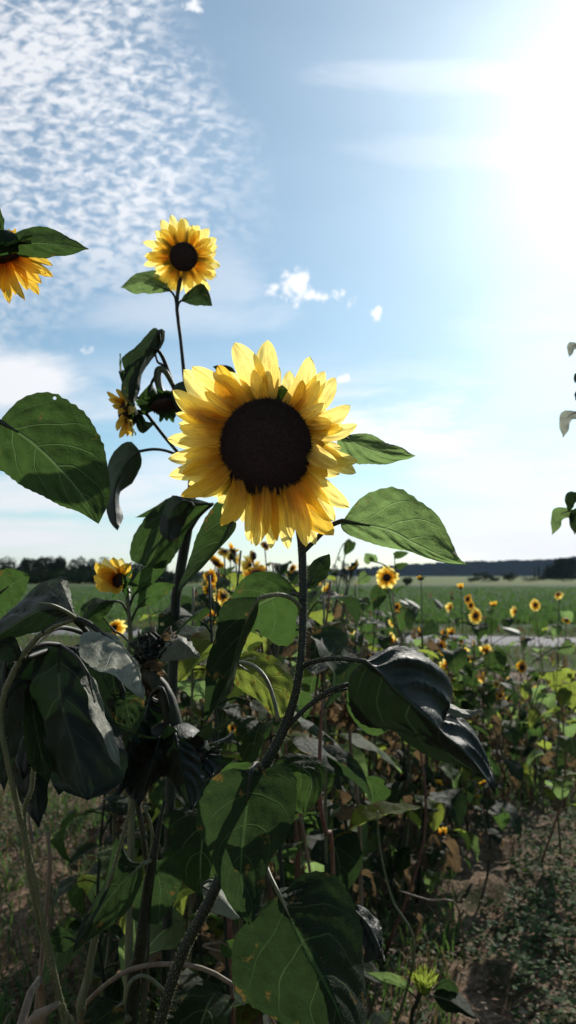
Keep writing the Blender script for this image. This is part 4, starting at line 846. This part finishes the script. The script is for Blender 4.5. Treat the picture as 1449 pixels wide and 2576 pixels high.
for k, b0, tip, w, mat, d, tl in [(0, (934, 1412), (918, 1392), .6, 'leaf_young', 3.0, .01), (0, (938, 1412), (944, 1394), .6, 'leaf_young', 3.0, .01), (0, (992, 1398), (1030, 1390), .25, 'leaf', 3.0, .01), (0, (996, 1426), (1028, 1418), .25, 'leaf', 3.0, .01),
        (0, (958, 1478), (940, 1535), .35, 'leaf', 3.02, .02), (0, (925, 1445), (900, 1470), .45, 'leaf_young', 3.02, .02),
        (9, (1045, 1535), (1000, 1508), .16, 'leaf_grey_sheen', 4.3, .10), (9, (1052, 1530), (1015, 1505), .14, 'leaf_grey_sheen', 4.3, .08), (2, (1110, 1528), (1090, 1505), .25, 'leaf_grey_sheen', 4.5, .08), (5, (1305, 1594), (1260, 1578), .16, 'leaf_grey_sheen', 4.6, .10),
        (5, (1240, 1560), (1225, 1600), .40, 'leaf', 4.5, .02), (3, (1095, 1570), (1060, 1600), .40, 'leaf_under', 4.5, .02), (23, (1392, 1690), (1402, 1745), .42, 'leaf_yellow', 3.3, .02), (23, (1432, 1720), (1440, 1785), .48, 'leaf_yellow', 3.3, .02), (23, (1440, 1625), (1400, 1640), .4, 'leaf_young', 3.4, .02),
        (22, (885, 1362), (866, 1398), .35, 'leaf', 3.15, .02), (13, (1240, 1640), (1262, 1700), .45, 'leaf', 4.4, .02)]:
    hleaf(k, b0, tip, w, mat, d, tl)

# the rest of the patch, row by row
def top_limit(x):
    pts = [(-300, 1660), (180, 1640), (300, 1560), (430, 1480), (480, 1400), (600, 1380), (800, 1405), (930, 1450), (1010, 1530), (1150, 1570), (1300, 1640), (1500, 1680)]
    for (a, ya), (b, yb) in zip(pts, pts[1:]):
        if a <= x <= b: return ya+(yb-ya)*(x-a)/(b-a)
    return 1650
ROWS = [(1.55, 430, 860, 5), (2.0, 230, 900, 9), (2.6, 230, 980, 15), (3.2, 340, 1060, 18), (3.9, 430, 1230, 19), (4.7, 500, 1350, 15), (5.6, 560, 1470, 17), (6.8, 600, 1490, 16)]
ROWN = ['front row nearest the camera', 'second row', 'third row', 'fourth row', 'fifth row', 'sixth row', 'seventh row', 'farthest row by the road']
for ri, (d, x0, x1, n) in enumerate(ROWS):
    for k in range(n):
        rnd = random.Random(1000+ri*40+k)
        x = x0+(x1-x0)*(k+rnd.uniform(.15, .85))/n; dd = d+rnd.uniform(-.22, .22)
        yt = top_limit(x)+abs(rnd.gauss(0, 26 if 470 < x < 960 else 55))+(25 if d > 3 else 0)+(60 if d < 1.8 else 0)
        h = P(x, yt, dd).z
        if h < .3: h = .3
        h = min(h, 1.45)
        g = ground_at(x, dd); top = Vector((g.x+rnd.uniform(-.05, .05), g.y+rnd.uniform(-.05, .05), h))
        nh = rnd.choice([0, 0, 1, 0, 2, 1]) if d > 2.1 else rnd.choice([0, 0, 1])
        kinds = [rnd.choice([1, 2, 3, 4, 4, 2]) for _ in range(3)]
        nrm = Vector((rnd.uniform(-1, 1), rnd.uniform(-.9, .6), rnd.uniform(-1.1, .3)))
        tops = [(top, nrm if nh else Vector((0, -.2, 1)), rnd.uniform(.032, .046) if nh else 0, kinds[0])]
        if nh > 1:
            tops.append((top+Vector((rnd.uniform(-.15, .15), rnd.uniform(-.1, .1), -rnd.uniform(.08, .2))), Vector((rnd.uniform(-1, 1), -.5, rnd.uniform(-1, .2))), rnd.uniform(.03, .04), kinds[1]))
        hs = 'tall' if h > 1.0 else 'middling' if h > .75 else 'short'
        bl = ['bloomless', 'single-headed', 'two-headed'][nh]
        pos = ORD[k]+' from the left in the '+ROWN[ri]
        dry = rnd.choice([.2, .35, .6, .25])
        bg_plant(g, tops, rnd.choice([13, 15, 17]) if d < 4 else 16, 2000+ri*50+k, f'{hs} {bl} {"half-withered " if dry > .4 else ""}sunflower, {pos}', dry=dry, ls=1.35*rnd.uniform(.9, 1.25), lo=.12)

# withered tan leaves plant right of the main stem
gW = ground_at(900, 1.9)
W_ = root('sunflower', gW, 'withered sunflower with crumpled tan leaves just right of the main hairy stem', 'sunflower')
stem(W_, [gW, P(905, 2100, 1.85), P(880, 1850, 1.8), P(900, 1680, 1.8), P(915, 1620, 1.8)], [.006, .005, .0045, .004, .003], 'stem_tan')
rnd = random.Random(77)
for k in range(14):
    x = rnd.choice([900, 880, 930, 840, 870])+rnd.uniform(-20, 20); y = rnd.choice([1600, 1640, 1760, 1740])+rnd.uniform(-15, 15); w = rnd.uniform(10, 22); L = rnd.uniform(50, 95); dx = rnd.uniform(-25, 40)
    leaf(W_, [(x, y), (x+dx*.6, y+L*.5), (x+dx, y+L)], [(x, y), (x-w+dx*.6, y+L*.4), (x+dx, y+L)], [(x, y), (x+w+dx*.6, y+L*.45), (x+dx, y+L)], 'leaf_dry', (1.8+rnd.uniform(-.05, .05), 1.78), dl=.03, ns=16, nc=5, quilt=.008, ruffle=.02,
         petiole=[(893, 1700 if y < 1700 else 1800, 1.8), (x, y-12, 1.8), (x, y, 1.8)], pr=.0016, pmat='stem_tan')

# ------------------------------------------------------------------ ground, road, field
def hgt(x, y):
    f = max(0, 1-max(0, (y-9)/4))
    return f*(.030*fbm((x*2.2, y*2.2, 0), 1, 3)+.045*fbm((x*6, y*6, 3), 1, 4))-.012*f
m, n, out = newmat('soil')
tc = n.add('ShaderNodeTexCoord'); v = tc.outputs['Object']
n1 = n.add('ShaderNodeTexNoise', {'Vector': v, 'Scale': 3.2, 'Detail': 6, 'Roughness': .6}); n2 = n.add('ShaderNodeTexNoise', {'Vector': v, 'Scale': 60, 'Detail': 6, 'Roughness': .7})
n3 = n.add('ShaderNodeTexNoise', {'Vector': v, 'Scale': 14, 'Detail': 5, 'Roughness': .6})
c = n.mix(n.step(n2.outputs[0], .38, .62), (.10, .068, .042), (.30, .21, .14))
c = n.mix(n.step(n3.outputs[0], .44, .60), n.mix(.45, c, (.05, .035, .025)), c)
c = n.mix(n.step(n1.outputs[0], .50, .62), c, (.035, .042, .016))
hh = n.m('ADD', n.m('MULTIPLY', n2.outputs[0], .5), n3.outputs[0])
bp = n.add('ShaderNodeBump', {'Strength': 1.0, 'Distance': .02, 'Height': hh})
pbn = n.add('ShaderNodeBsdfPrincipled', {'Base Color': c, 'Roughness': .95, 'Specular IOR Level': .1, 'Normal': bp}); n.l.new(pbn.outputs[0], out.inputs[0]); M['soil'] = m
ys = [-60, -5, 0, .8]+[1.2+.05*i for i in range(150)]+[8.8+.3*i for i in range(10)]+[12, 14, 18, 25, 40, 80, 200, 600, 1500, 3500]
xs = [-3500, -1200, -300, -80, -25, -10]+[-5+.1*i for i in range(30)]+[-2+.05*i for i in range(110)]+[3.6+.15*i for i in range(14)]+[6, 8, 10, 25, 80, 300, 1200, 3500]
b = MB(); b.grid([[Vector((x, y, hgt(x, y))) for x in xs] for y in ys])
tag(b.build('ground', 'soil'), kind='structure')

RS = -.262
def rl(x, off): return 16.0+RS*x+off
def strip(name, mat, o0, o1, z, x0=-60, x1=60, nseg=60):
    b = MB(); rows = []
    for i in range(nseg+1):
        x = x0+(x1-x0)*i/nseg
        rows.append([Vector((x, rl(x, o0+.06*noise.noise(Vector((x*.7, 1, o0)))), z)), Vector((x, rl(x, o1+.06*noise.noise(Vector((x*.7, 5, o1)))), z))])
    b.grid(rows); return tag(b.build(name, mat), kind='structure')
M['asphalt'] = plain_mat('asphalt', (.115, .11, .115), (.15, .14, .145), 25, .85, .4, .004, .3, c3=(.13, .125, .13))
M['verge'] = plain_mat('verge', (.030, .048, .014), (.055, .075, .022), 18, .95, .8, .05, .1, c3=(.07, .065, .03))
strip('road', 'asphalt', -1.08, 1.08, .012)
strip('verge', 'verge', -5.0, -1.06, .006); strip('verge', 'verge', 1.06, 3.6, .006)
m, n, out = newmat('field')
tc = n.add('ShaderNodeTexCoord'); v = tc.outputs['Object']
n1 = n.add('ShaderNodeTexNoise', {'Vector': v, 'Scale': .045, 'Detail': 4}); n2 = n.add('ShaderNodeTexNoise', {'Vector': n.add('ShaderNodeMapping', {'Vector': v, 'Scale': (1, .35, 1)}), 'Scale': 5, 'Detail': 8, 'Roughness': .75})
sy = n.add('ShaderNodeSeparateXYZ', {0: v})
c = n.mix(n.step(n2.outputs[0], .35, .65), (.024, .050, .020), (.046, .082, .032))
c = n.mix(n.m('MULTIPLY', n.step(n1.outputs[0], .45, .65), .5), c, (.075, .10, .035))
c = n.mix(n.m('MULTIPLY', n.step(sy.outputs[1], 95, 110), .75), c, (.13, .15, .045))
bp = n.add('ShaderNodeBump', {'Strength': .6, 'Distance': .25, 'Height': n2.outputs[0]})
pbn = n.add('ShaderNodeBsdfPrincipled', {'Base Color': c, 'Roughness': .95, 'Specular IOR Level': .1, 'Normal': bp}); n.l.new(pbn.outputs[0], out.inputs[0]); M['field'] = m
b = MB(); rows = []
for i in range(41):
    x = -3500+7000*i/40; rows.append([Vector((x, max(19.6, rl(max(-60, min(60, x)), 3.6)), .006)), Vector((x, 160, .006)), Vector((x, 600, .006)), Vector((x, 3500, .006))])
xs2 = [-3500, -1500, -600, -200]+[-60+4*i for i in range(31)]+[200, 600, 1500, 3500]
rows = [[Vector((x, rl(max(-60, min(60, x)), 3.62), .006)), Vector((x, 60, .006)), Vector((x, 160, .006)), Vector((x, 600, .006)), Vector((x, 3500, .006))] for x in xs2]
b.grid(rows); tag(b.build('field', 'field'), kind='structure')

# blades and leaflets: uncountable ground cover
def blades(name, mat, n, area, L, w, seed, lean=.5, flat=0.0, keep=None, label=None, mats=None, zf=None):
    rnd = random.Random(seed); b = MB(); k = 0; tries = 0
    while k < n and tries < n*20:
        tries += 1
        x, y = area(rnd)
        if keep and not keep(x, y, rnd): continue
        k += 1
        z = zf(x, y) if zf else hgt(x, y)
        l = L*rnd.uniform(.5, 1.3); a = rnd.random()*6.28; dr = Vector((math.cos(a), math.sin(a), 0))
        up = Vector((0, 0, 1))*(1-flat)+dr*lean*rnd.uniform(.3, 1.2); sd = Vector((-dr.y, dr.x, 0))*w*rnd.uniform(.7, 1.3)
        if flat > 0: sd += Vector((0, 0, rnd.uniform(-1, 1)*w*.6))
        p = Vector((x, y, z+rnd.uniform(0, .025)*flat*2)); m_ = p+up.normalized()*l*.55; e = m_+(up.normalized()*.6+dr*lean*.5)*l*.45
        if mats: b.slot = rnd.randrange(len(mats))
        i0 = b.vert(p-sd*.4); i1 = b.vert(p+sd*.4); i2 = b.vert(m_+sd); i3 = b.vert(m_-sd); i4 = b.vert(e)
        b.face(i0, i1, i2, i3); b.face(i3, i2, i4)
    o = b.build(name, mats or mat, smooth=False)
    tag(o, label, kind='stuff'); o['category'] = name.replace('_', ' ')
    return o
M['weed'] = plain_mat('weed', (.030, .068, .014), (.055, .115, .026), 30, .8, 0, .001, .5, trans=(.09, .17, .03), tw=.4)
M['weed2'] = plain_mat('weed_pale', (.07, .09, .035), (.10, .12, .05), 30, .8, 0, .001, .5, trans=(.14, .20, .05), tw=.4)
M['litter'] = plain_mat('litter', (.10, .065, .04), (.22, .16, .11), 30, .85, 0, .001, .2)
M['litter2'] = plain_mat('litter_red', (.12, .05, .03), (.16, .09, .05), 30, .85, 0, .001, .2)
M['grassg'] = plain_mat('grass_blade', (.03, .055, .015), (.06, .09, .025), 3, .6, 0, .001, .3, trans=(.10, .19, .04), tw=.45)
M['grassb'] = plain_mat('grass_brown', (.12, .085, .045), (.19, .15, .08), 3, .7, 0, .001, .3, trans=(.16, .11, .05), tw=.35)
def a_near(rnd):
    y = 1.4+6.2*rnd.random()**1.35; return rnd.uniform(-.45, .45)*y, y
blades('ground_weeds', None, 34000, a_near, .021, .0085, 1, .9, .75, keep=lambda x, y, r: fbm((x*1.6, y*1.6, 9), 1, 3)*.5+(.26 if x > .29*y or y < 2.0 else -.16 if x > .08*y else .08) > r.random()*.55-.08, mats=['weed', 'weed', 'weed', 'weed2'], label='small clover-like weeds covering the soil')
blades('leaf_litter', None, 11000, a_near, .022, .006, 2, 1.0, .9, mats=['litter', 'litter', 'litter2', 'grassb'], label='brown dead leaf scraps scattered on the soil')
blades('weed_stems', None, 5200, lambda r: (r.uniform(.05, .42)*(q := 4.2+4.5*r.random()), q), .20, .004, 3, .5, 0, mats=['grassb', 'grassg', 'litter2'], label='tall brownish weeds on the right behind the soil')
blades('undergrowth', None, 9000, lambda r: (r.uniform(-.45, .22)*(q := 1.9+5*r.random()), q), .12, .004, 4, .6, 0, mats=['grassg', 'grassb', 'weed'], label='thin grass under the sunflowers')
def a_verge(rnd):
    x = rnd.uniform(-14, 14); o = rnd.choice([rnd.uniform(-4.8, -1.35), rnd.uniform(1.35, 3.6)]); return x, rl(x, o)
blades('verge_grass', None, 22000, a_verge, .16, .008, 5, .5, 0, mats=['grassg', 'grassg', 'grassb'], zf=lambda x, y: 0, label='rough grass on both edges of the road')
def a_field(rnd):
    q = 20+60*rnd.random()**1.6; return rnd.uniform(-.46, .46)*q, q
blades('crop', None, 42000, a_field, .22, .022, 6, .5, 0, keep=lambda x, y, r: y > rl(x, 3.7), mats=['grassg', 'grassg', 'weed'], zf=lambda x, y: 0, label='low green crop of the field beyond the road')

# ------------------------------------------------------------------ far trees, hedges, hills
M['crown'] = plain_mat('crown', (.012, .022, .008), (.028, .044, .014), .8, .85, 0, .01, .15, trans=(.02, .04, .01), tw=.2)
M['bark'] = plain_mat('bark', (.05, .04, .03), (.09, .07, .05), 8, .9, .5, .02, .2)
def crown_mesh(b, c, rx, rz, n, ls, seed, conic=False):
    rnd = random.Random(seed)
    cl = [(Vector((rnd.uniform(-.6, .6)*rx, rnd.uniform(-.6, .6)*rx, rnd.uniform(-.5, .6)*rz)), rnd.uniform(.35, .6)) for _ in range(9)]
    for _ in range(n):
        if conic:
            t = rnd.random()**1.4; a = rnd.random()*6.28; r_ = rx*(1-t)*rnd.uniform(.3, 1.05)*(1+.3*math.sin(t*40)); p = c+Vector((math.cos(a)*r_, math.sin(a)*r_, (2*t-1)*rz))
        else:
            q, s = rnd.choice(cl); d = Vector((rnd.gauss(0, 1), rnd.gauss(0, 1), rnd.gauss(0, 1))).normalized()*rnd.uniform(.6, 1.08)
            p = c+q+Vector((d.x*rx*s, d.y*rx*s, d.z*rz*s))
        u = Vector((rnd.gauss(0, 1), rnd.gauss(0, 1), rnd.gauss(0, 1))).normalized(); v_ = u.orthogonal().normalized(); l = ls*rnd.uniform(.6, 1.4)
        b.face(b.vert(p-u*l*.5), b.vert(p+v_*l*.4), b.vert(p+u*l*.5), b.vert(p-v_*l*.4))
def make_tree(name, g, h, rx, label, cat, group, seed, trunk=.28, n=900, conic=False):
    o = root(name, g, label, cat, group)
    b = MB(); tp = g+Vector((.1*rx, 0, h*.6))
    b.tube(cr([g, g+Vector((0, 0, h*.3)), tp], 8), [h*.03-h*.0025*i for i in range(8)], 7)
    for k in range(4):
        a = k*1.7+seed; s = g+Vector((0, 0, h*(trunk+.05*k)))
        b.tube([s, s+Vector((math.cos(a)*rx*.35, math.sin(a)*rx*.35, h*.14)), s+Vector((math.cos(a)*rx*.6, math.sin(a)*rx*.6, h*.26))], [h*.012, h*.009, h*.004], 5)
    b.build('trunk', 'bark', o, org(o))
    b = MB(); zc = h*(1+trunk)/2; crown_mesh(b, g+Vector((0, 0, zc)), rx, h*(1-trunk)/2*1.05, n, h*.06, seed, conic)
    b.build('crown', 'crown', o, org(o), smooth=False)
    return o
TR = [(8, 1402, 34, 150), (58, 1400, 20, 150), (92, 1399, 24, 153), (128, 1397, 26, 150), (160, 1402, 20, 152), (192, 1400, 24, 149), (225, 1406, 20, 151), (262, 1404, 26, 150), (300, 1410, 22, 154), (345, 1408, 26, 150), (395, 1412, 22, 152)]
for k, (x, yt, w, d) in enumerate(TR):
    g = ground_at(x, d); h = P(x, yt, d).z
    make_tree('tree', g, h, w*1.08*d/F, f'dark round-crowned tree, {ORD[k]} from the left in the treeline beyond the left field', 'tree', 'trees in the row beyond the left field', 40+k, trunk=.14, n=1700)
for k, (x, yt, w, d) in enumerate([(842, 1420, 7, 120), (868, 1408, 12, 120), (884, 1428, 8, 122), (905, 1430, 10, 122)]):
    g = ground_at(x, d); h = P(x, yt, d).z
    make_tree('tree', g, h, w*d/F, f'thin distant tree beyond the field just right of the main stem, {ORD[k]} from the left', 'tree', 'thin trees beyond the field', 70+k, trunk=.15, n=500)
def bush(x, y0, w, h_px, d, label, seed, n=900):
    g = ground_at(x, d); H = h_px*d/F+.3; o = root('bush', g, label, 'bush', 'bushes at the far edge of the fields')
    b = MB(); b.tube([g, g+Vector((0, 0, H*.4))], [H*.05, H*.03], 6); b.build('trunk', 'bark', o, org(o))
    b = MB(); crown_mesh(b, g+Vector((0, 0, H*.5)), w*d/F*.62, H*.5, n, H*.12, seed); b.build('crown', 'crown', o, org(o), smooth=False)
for k, (x, w, h_, d) in enumerate([(960, 20, 12, 130), (1024, 24, 17, 90), (1183, 30, 9, 150), (1212, 46, 21, 150), (1243, 26, 11, 155), (1281, 34, 20, 160), (1332, 44, 9, 158), (1400, 60, 11, 160)]):
    bush(x, 0, w, h_, d, f'rounded dark bush beyond the right field, {["first", "second", "third", "fourth", "fifth", "sixth", "seventh", "last"][k]} from the left along the hedge line', 90+k)
b = MB()
for i in range(60):
    x = -20+i*8.2; crown_mesh(b, ground_at(x, 118)+Vector((0, 0, 1.0)), 5.2, .9 if i % 3 else 1.3, 260, .4, 600+i)
o = b.build('hedge', 'crown', smooth=False); tag(o, 'long low dark hedge in front of the left treeline', 'hedge')
for k, (x, yt) in enumerate([(1345, 1428), (1356, 1424), (1367, 1430)]):
    make_tree('conifer', ground_at(x, 200), P(x, yt, 200).z, .7, f'slender conifer left of the dark wood, {ORD[k]} from the left', 'tree', 'slender conifers beside the wood', 120+k, trunk=.05, n=300, conic=True)
b = MB(); rnd = random.Random(4)
for i in range(150):
    x = 1375+rnd.random()*260; d = 260+rnd.random()*60; yt = 1412-(x-1375)*.07 if x > 1395 else 1425
    g = ground_at(x, d); h = P(x, yt+rnd.uniform(-3, 5), d).z
    crown_mesh(b, g+Vector((0, 0, h*.5)), 2.6, h*.52, 220, 1.0, 700+i, True)
tag(b.build('wood', 'crown', smooth=False), 'dark dense wood at the right edge below the hill', 'wood', kind='stuff')
M['hill'] = plain_mat('hill', (.006, .011, .009), (.012, .019, .014), .2, 1, .3, 1, .0)
def hill(pts, d, depth, mat, spike, seed):
    b = MB(); rnd = random.Random(seed); n_ = 1500; front = []; topr = []; back = []; mid_ = []
    x0, x1 = pts[0][0], pts[-1][0]
    for i in range(n_):
        x = x0+(x1-x0)*i/(n_-1)
        for (a, ya), (c_, yc) in zip(pts, pts[1:]):
            if a <= x <= c_: y = ya+(yc-ya)*(x-a)/(c_-a); break
        g = ground_at(x, d); t = P(x, y, d).z+rnd.uniform(0, spike); g2 = ground_at(x, d+depth)
        front.append(Vector((g.x, d-depth*.6, -.5))); mid_.append(Vector((g.x, d-depth*.25, max(t*.55+rnd.uniform(0, spike)*.8, -.2)))); topr.append(Vector((g.x, d, t))); back.append(Vector((g2.x, d+depth, -1)))
    b.grid([front, mid_, topr, back]); return tag(b.build('hill', mat, smooth=False), kind='structure')
hill([(480, 1447), (760, 1443), (900, 1436), (1000, 1428), (1100, 1421), (1250, 1417), (1380, 1414), (1460, 1405), (1700, 1395), (2200, 1400)], 1500, 500, 'hill', 7, 1)
hill([(-900, 1436), (-200, 1438), (0, 1437), (300, 1441), (480, 1447)], 1700, 500, 'hill', 5, 2)

# ------------------------------------------------------------------ haze
HZ = True
if HZ:
    me = bpy.data.meshes.new('haze'); X, Y0, Y1, Z0, Z1 = 2700, -40, 2600, -3, 140
    vs = [(x, y, z) for z in (Z0, Z1) for y in (Y0, Y1) for x in (-X, X)]
    me.from_pydata(vs, [], [(0, 2, 3, 1), (4, 5, 7, 6), (0, 1, 5, 4), (2, 6, 7, 3), (0, 4, 6, 2), (1, 3, 7, 5)])
    m, n, out = newmat('haze')
    pv = n.add('ShaderNodeVolumePrincipled', {'Color': (.50, .70, 1.0, 1), 'Density': .00007, 'Anisotropy': .0}); n.l.new(pv.outputs[0], out.inputs[1])
    me.materials.append(m); o = bpy.data.objects.new('haze', me); col.objects.link(o); tag(o, 'thin bluish summer haze over the far fields and hills', 'haze', kind='stuff')

# ------------------------------------------------------------------ sun and sky
sl = bpy.data.lights.new('sun', 'SUN'); sl.energy = 5.0; sl.angle = R(.53); sl.color = (1, .95, .86)
so = bpy.data.objects.new('sun', sl); col.objects.link(so); so.rotation_euler = (-sun_dir).to_track_quat('-Z', 'Y').to_euler()
w = bpy.data.worlds.new('World'); sc.world = w; w.use_nodes = True; w.node_tree.nodes.clear(); n = NT(w.node_tree)
out = n.add('ShaderNodeOutputWorld')
sky = n.add('ShaderNodeTexSky', sky_type='NISHITA', sun_disc=False, sun_elevation=SUN_EL, sun_rotation=SUN_AZ, air_density=1.0, dust_density=.5, ozone_density=1.5, altitude=300)
tc = n.add('ShaderNodeTexCoord'); dv = tc.outputs['Generated']; s = n.add('ShaderNodeSeparateXYZ', {0: dv})
X_, Y_, Z_ = s.outputs
yy = n.m('MAXIMUM', Y_, .05); u = n.m('DIVIDE', X_, yy); vv = n.m('DIVIDE', Z_, yy)     # direction of view east / up over north
def uvpx(x, y):
    d = fw+rt*((x-CX)/F)-upv*((y-CY)/F); return d.x/d.y, d.z/d.y
zz = n.m('ADD', n.m('MAXIMUM', Z_, 0.0), .12)
lay = n.add('ShaderNodeCombineXYZ', {0: n.m('DIVIDE', X_, zz), 1: n.m('DIVIDE', Y_, zz), 2: 0.0})
uvv = n.add('ShaderNodeCombineXYZ', {0: u, 1: vv, 2: 0.0})
def sky_noise(vec, scale, sx=1, sy=1, rot=0, det=4, rough=.55, dist=0, loc=(0, 0, 0)):
    mp = n.add('ShaderNodeMapping', {'Vector': vec, 'Scale': (sx, sy, 1), 'Rotation': (0, 0, rot), 'Location': loc})
    return n.add('ShaderNodeTexNoise', {'Vector': mp, 'Scale': scale, 'Detail': det, 'Roughness': rough, 'Distortion': dist}).outputs[0]
wob = sky_noise(uvv, 5, det=4)
# mackerel patch, upper left
rip = sky_noise(uvv, 74, .62, 1.0, R(32), 4, .55, .35); gap = sky_noise(uvv, 11, .7, 1.1, R(34), 4, .6, .6, (4, 2, 0))
big = sky_noise(uvv, 7, .8, 1, R(30), 3, .5)
ul, vt = uvpx(620, 0)
right_edge = n.step(n.m('ADD', u, n.m('ADD', n.m('MULTIPLY', n.m('SUBTRACT', wob, .5), .34), n.m('MULTIPLY', n.m('SUBTRACT', vv, .3), .30))), uvpx(790, 400)[0]+.03, uvpx(540, 400)[0])
low_edge = n.step(n.m('ADD', n.m('SUBTRACT', vv, n.m('MULTIPLY', u, .32)), n.m('MULTIPLY', n.m('SUBTRACT', wob, .5), .18)), uvpx(330, 900)[1]-.32*uvpx(330, 900)[0], uvpx(300, 470)[1]-.32*uvpx(300, 470)[0])
patch = n.m('MULTIPLY', right_edge, low_edge)
mk = n.m('ADD', n.m('MULTIPLY', n.m('SUBTRACT', rip, .50), 3.0), n.m('ADD', n.m('MULTIPLY', n.m('SUBTRACT', big, .5), 1.2), n.m('ADD', .42, n.m('MULTIPLY', n.m('SUBTRACT', gap, .5), 1.3))))
mk = n.m('MULTIPLY', n.m('MINIMUM', n.m('MAXIMUM', mk, .06), .82), patch)
# low streaks
lo = sky_noise(uvv, 3.2, .8, 3.6, R(12), 5, .6, .3, (.3, 1.1, 0))
lowm = n.m('MULTIPLY', n.step(lo, .42, .62), n.m('MULTIPLY', n.step(vv, .33, .20), .85))
lowm2 = n.m('MULTIPLY', n.step(sky_noise(uvv, 2.4, .6, 5.5, R(-5), 4, .5, .2, (2, .4, 0)), .38, .60), n.step(vv, .15, .07))
hz = n.m('MULTIPLY', n.step(vv, .16, -.02), .30)
# small puffs
puffs = None
for (x, y, rx, ry) in [(742, 718, 62, 52), (862, 746, 26, 26), (950, 790, 15, 30), (860, 955, 22, 18), (205, 878, 30, 14), (485, 18, 34, 24), (720, 690, 26, 28), (790, 745, 36, 24)]:
    cu, cv = uvpx(x, y); a = n.m('DIVIDE', n.m('SUBTRACT', u, cu), rx/F*1.3); b_ = n.m('DIVIDE', n.m('SUBTRACT', vv, cv), ry/F*1.3)
    r2 = n.m('SQRT', n.m('ADD', n.m('MULTIPLY', a, a), n.m('MULTIPLY', b_, b_)))
    k = n.m('SUBTRACT', 1.0, r2)
    puffs = k if puffs is None else n.m('MAXIMUM', puffs, k)
pn = sky_noise(uvv, 34, 1, 1, 0, 6, .62)
pf = n.step(n.m('ADD', puffs, n.m('MULTIPLY', n.m('SUBTRACT', pn, .52), 4.2)), .1, .9)
pf = n.m('MULTIPLY', n.m('MULTIPLY', pf, n.step(puffs, -.25, .15)), .92)
soft = None
sn1 = sky_noise(uvv, 9, .5, 1.6, R(8), 5, .6, .4, (1, 5, 0))
for (x, y, rx, ry, a_) in [(20, 955, 230, 90, .95), (190, 1035, 230, 60, .7), (190, 1255, 400, 48, .85), (380, 1180, 170, 50, .55), (130, 1385, 320, 26, .7), (1150, 1110, 150, 36, .5), (1290, 1190, 330, 70, .7), (1150, 1330, 460, 60, .7), (420, 790, 300, 70, .38), (1330, 980, 220, 300, .3), (560, 720, 110, 130, .35), (1180, 195, 480, 50, .28), (1240, 375, 360, 60, .16)]:
    cu, cv = uvpx(x, y); a = n.m('DIVIDE', n.m('SUBTRACT', u, cu), rx/F*1.15); b_ = n.m('DIVIDE', n.m('SUBTRACT', vv, cv), ry/F*1.15)
    r2 = n.m('ADD', n.m('MULTIPLY', a, a), n.m('MULTIPLY', b_, b_))
    k = n.m('MULTIPLY', n.step(n.m('ADD', n.m('SUBTRACT', 1.0, r2), n.m('MULTIPLY', n.m('SUBTRACT', sn1, .5), 2.6)), -.1, 1.1), a_)
    soft = k if soft is None else n.m('MAXIMUM', soft, k)
al = n.m('MAXIMUM', n.m('MAXIMUM', mk, soft), n.m('MAXIMUM', pf, n.m('MAXIMUM', lowm, n.m('MAXIMUM', lowm2, hz))))
# thin veil of high cloud scattering the sun forward
sd = n.add('ShaderNodeVectorMath', {0: dv, 1: tuple(sun_dir)}, operation='DOT_PRODUCT').outputs['Value']
ang = n.m('MULTIPLY', n.m('ARCCOSINE', n.m('MINIMUM', sd, 1.0)), 57.2958)
veiln = sky_noise(uvv, 2.2, .7, 2.2, R(-14), 3, .5, .4)
aur = n.m('MULTIPLY', n.m('EXPONENT', n.m('DIVIDE', ang, -6.0)), 8.0)
aur2 = n.m('MULTIPLY', n.m('EXPONENT', n.m('DIVIDE', ang, -26.0)), n.m('ADD', 2.9, n.m('MULTIPLY', veiln, 3.4)))
glow = n.m('ADD', aur, aur2)
SKS = .10
cloudb = n.m('ADD', 8.6, n.m('MULTIPLY', glow, .5))
skyc = n.mix(1.0, sky.outputs[0], n.mix(n.step(vv, .0, .25), (.80, 1.0, 1.06), (.84, 1.05, 1.02)), 'MULTIPLY')
cl = n.add('ShaderNodeVectorMath', {0: (1.0, 1.0, 1.03), 'Scale': cloudb}, operation='SCALE').outputs[0]
base = n.mix(al, skyc, cl)
gl = n.add('ShaderNodeVectorMath', {0: (.92, 1.0, 1.03), 'Scale': glow}, operation='SCALE').outputs[0]
tot = n.add('ShaderNodeVectorMath', {0: base, 1: gl}, operation='ADD').outputs[0]
bg = n.add('ShaderNodeBackground', {'Color': tot, 'Strength': SKS}); n.l.new(bg.outputs[0], out.inputs[0])
w.cycles.sampling_method = 'MANUAL'; w.cycles.sample_map_resolution = 512

sc.view_settings.view_transform = 'Standard'; sc.view_settings.look = 'None'; sc.view_settings.gamma = 1; sc.view_settings.exposure = 0.0
sc.view_settings.use_curve_mapping = False
sc.cycles.max_bounces = 7; sc.cycles.diffuse_bounces = 4; sc.cycles.transmission_bounces = 4; sc.cycles.glossy_bounces = 2; sc.cycles.transparent_max_bounces = 8; sc.cycles.volume_bounces = 0
sc.cycles.use_denoising = True
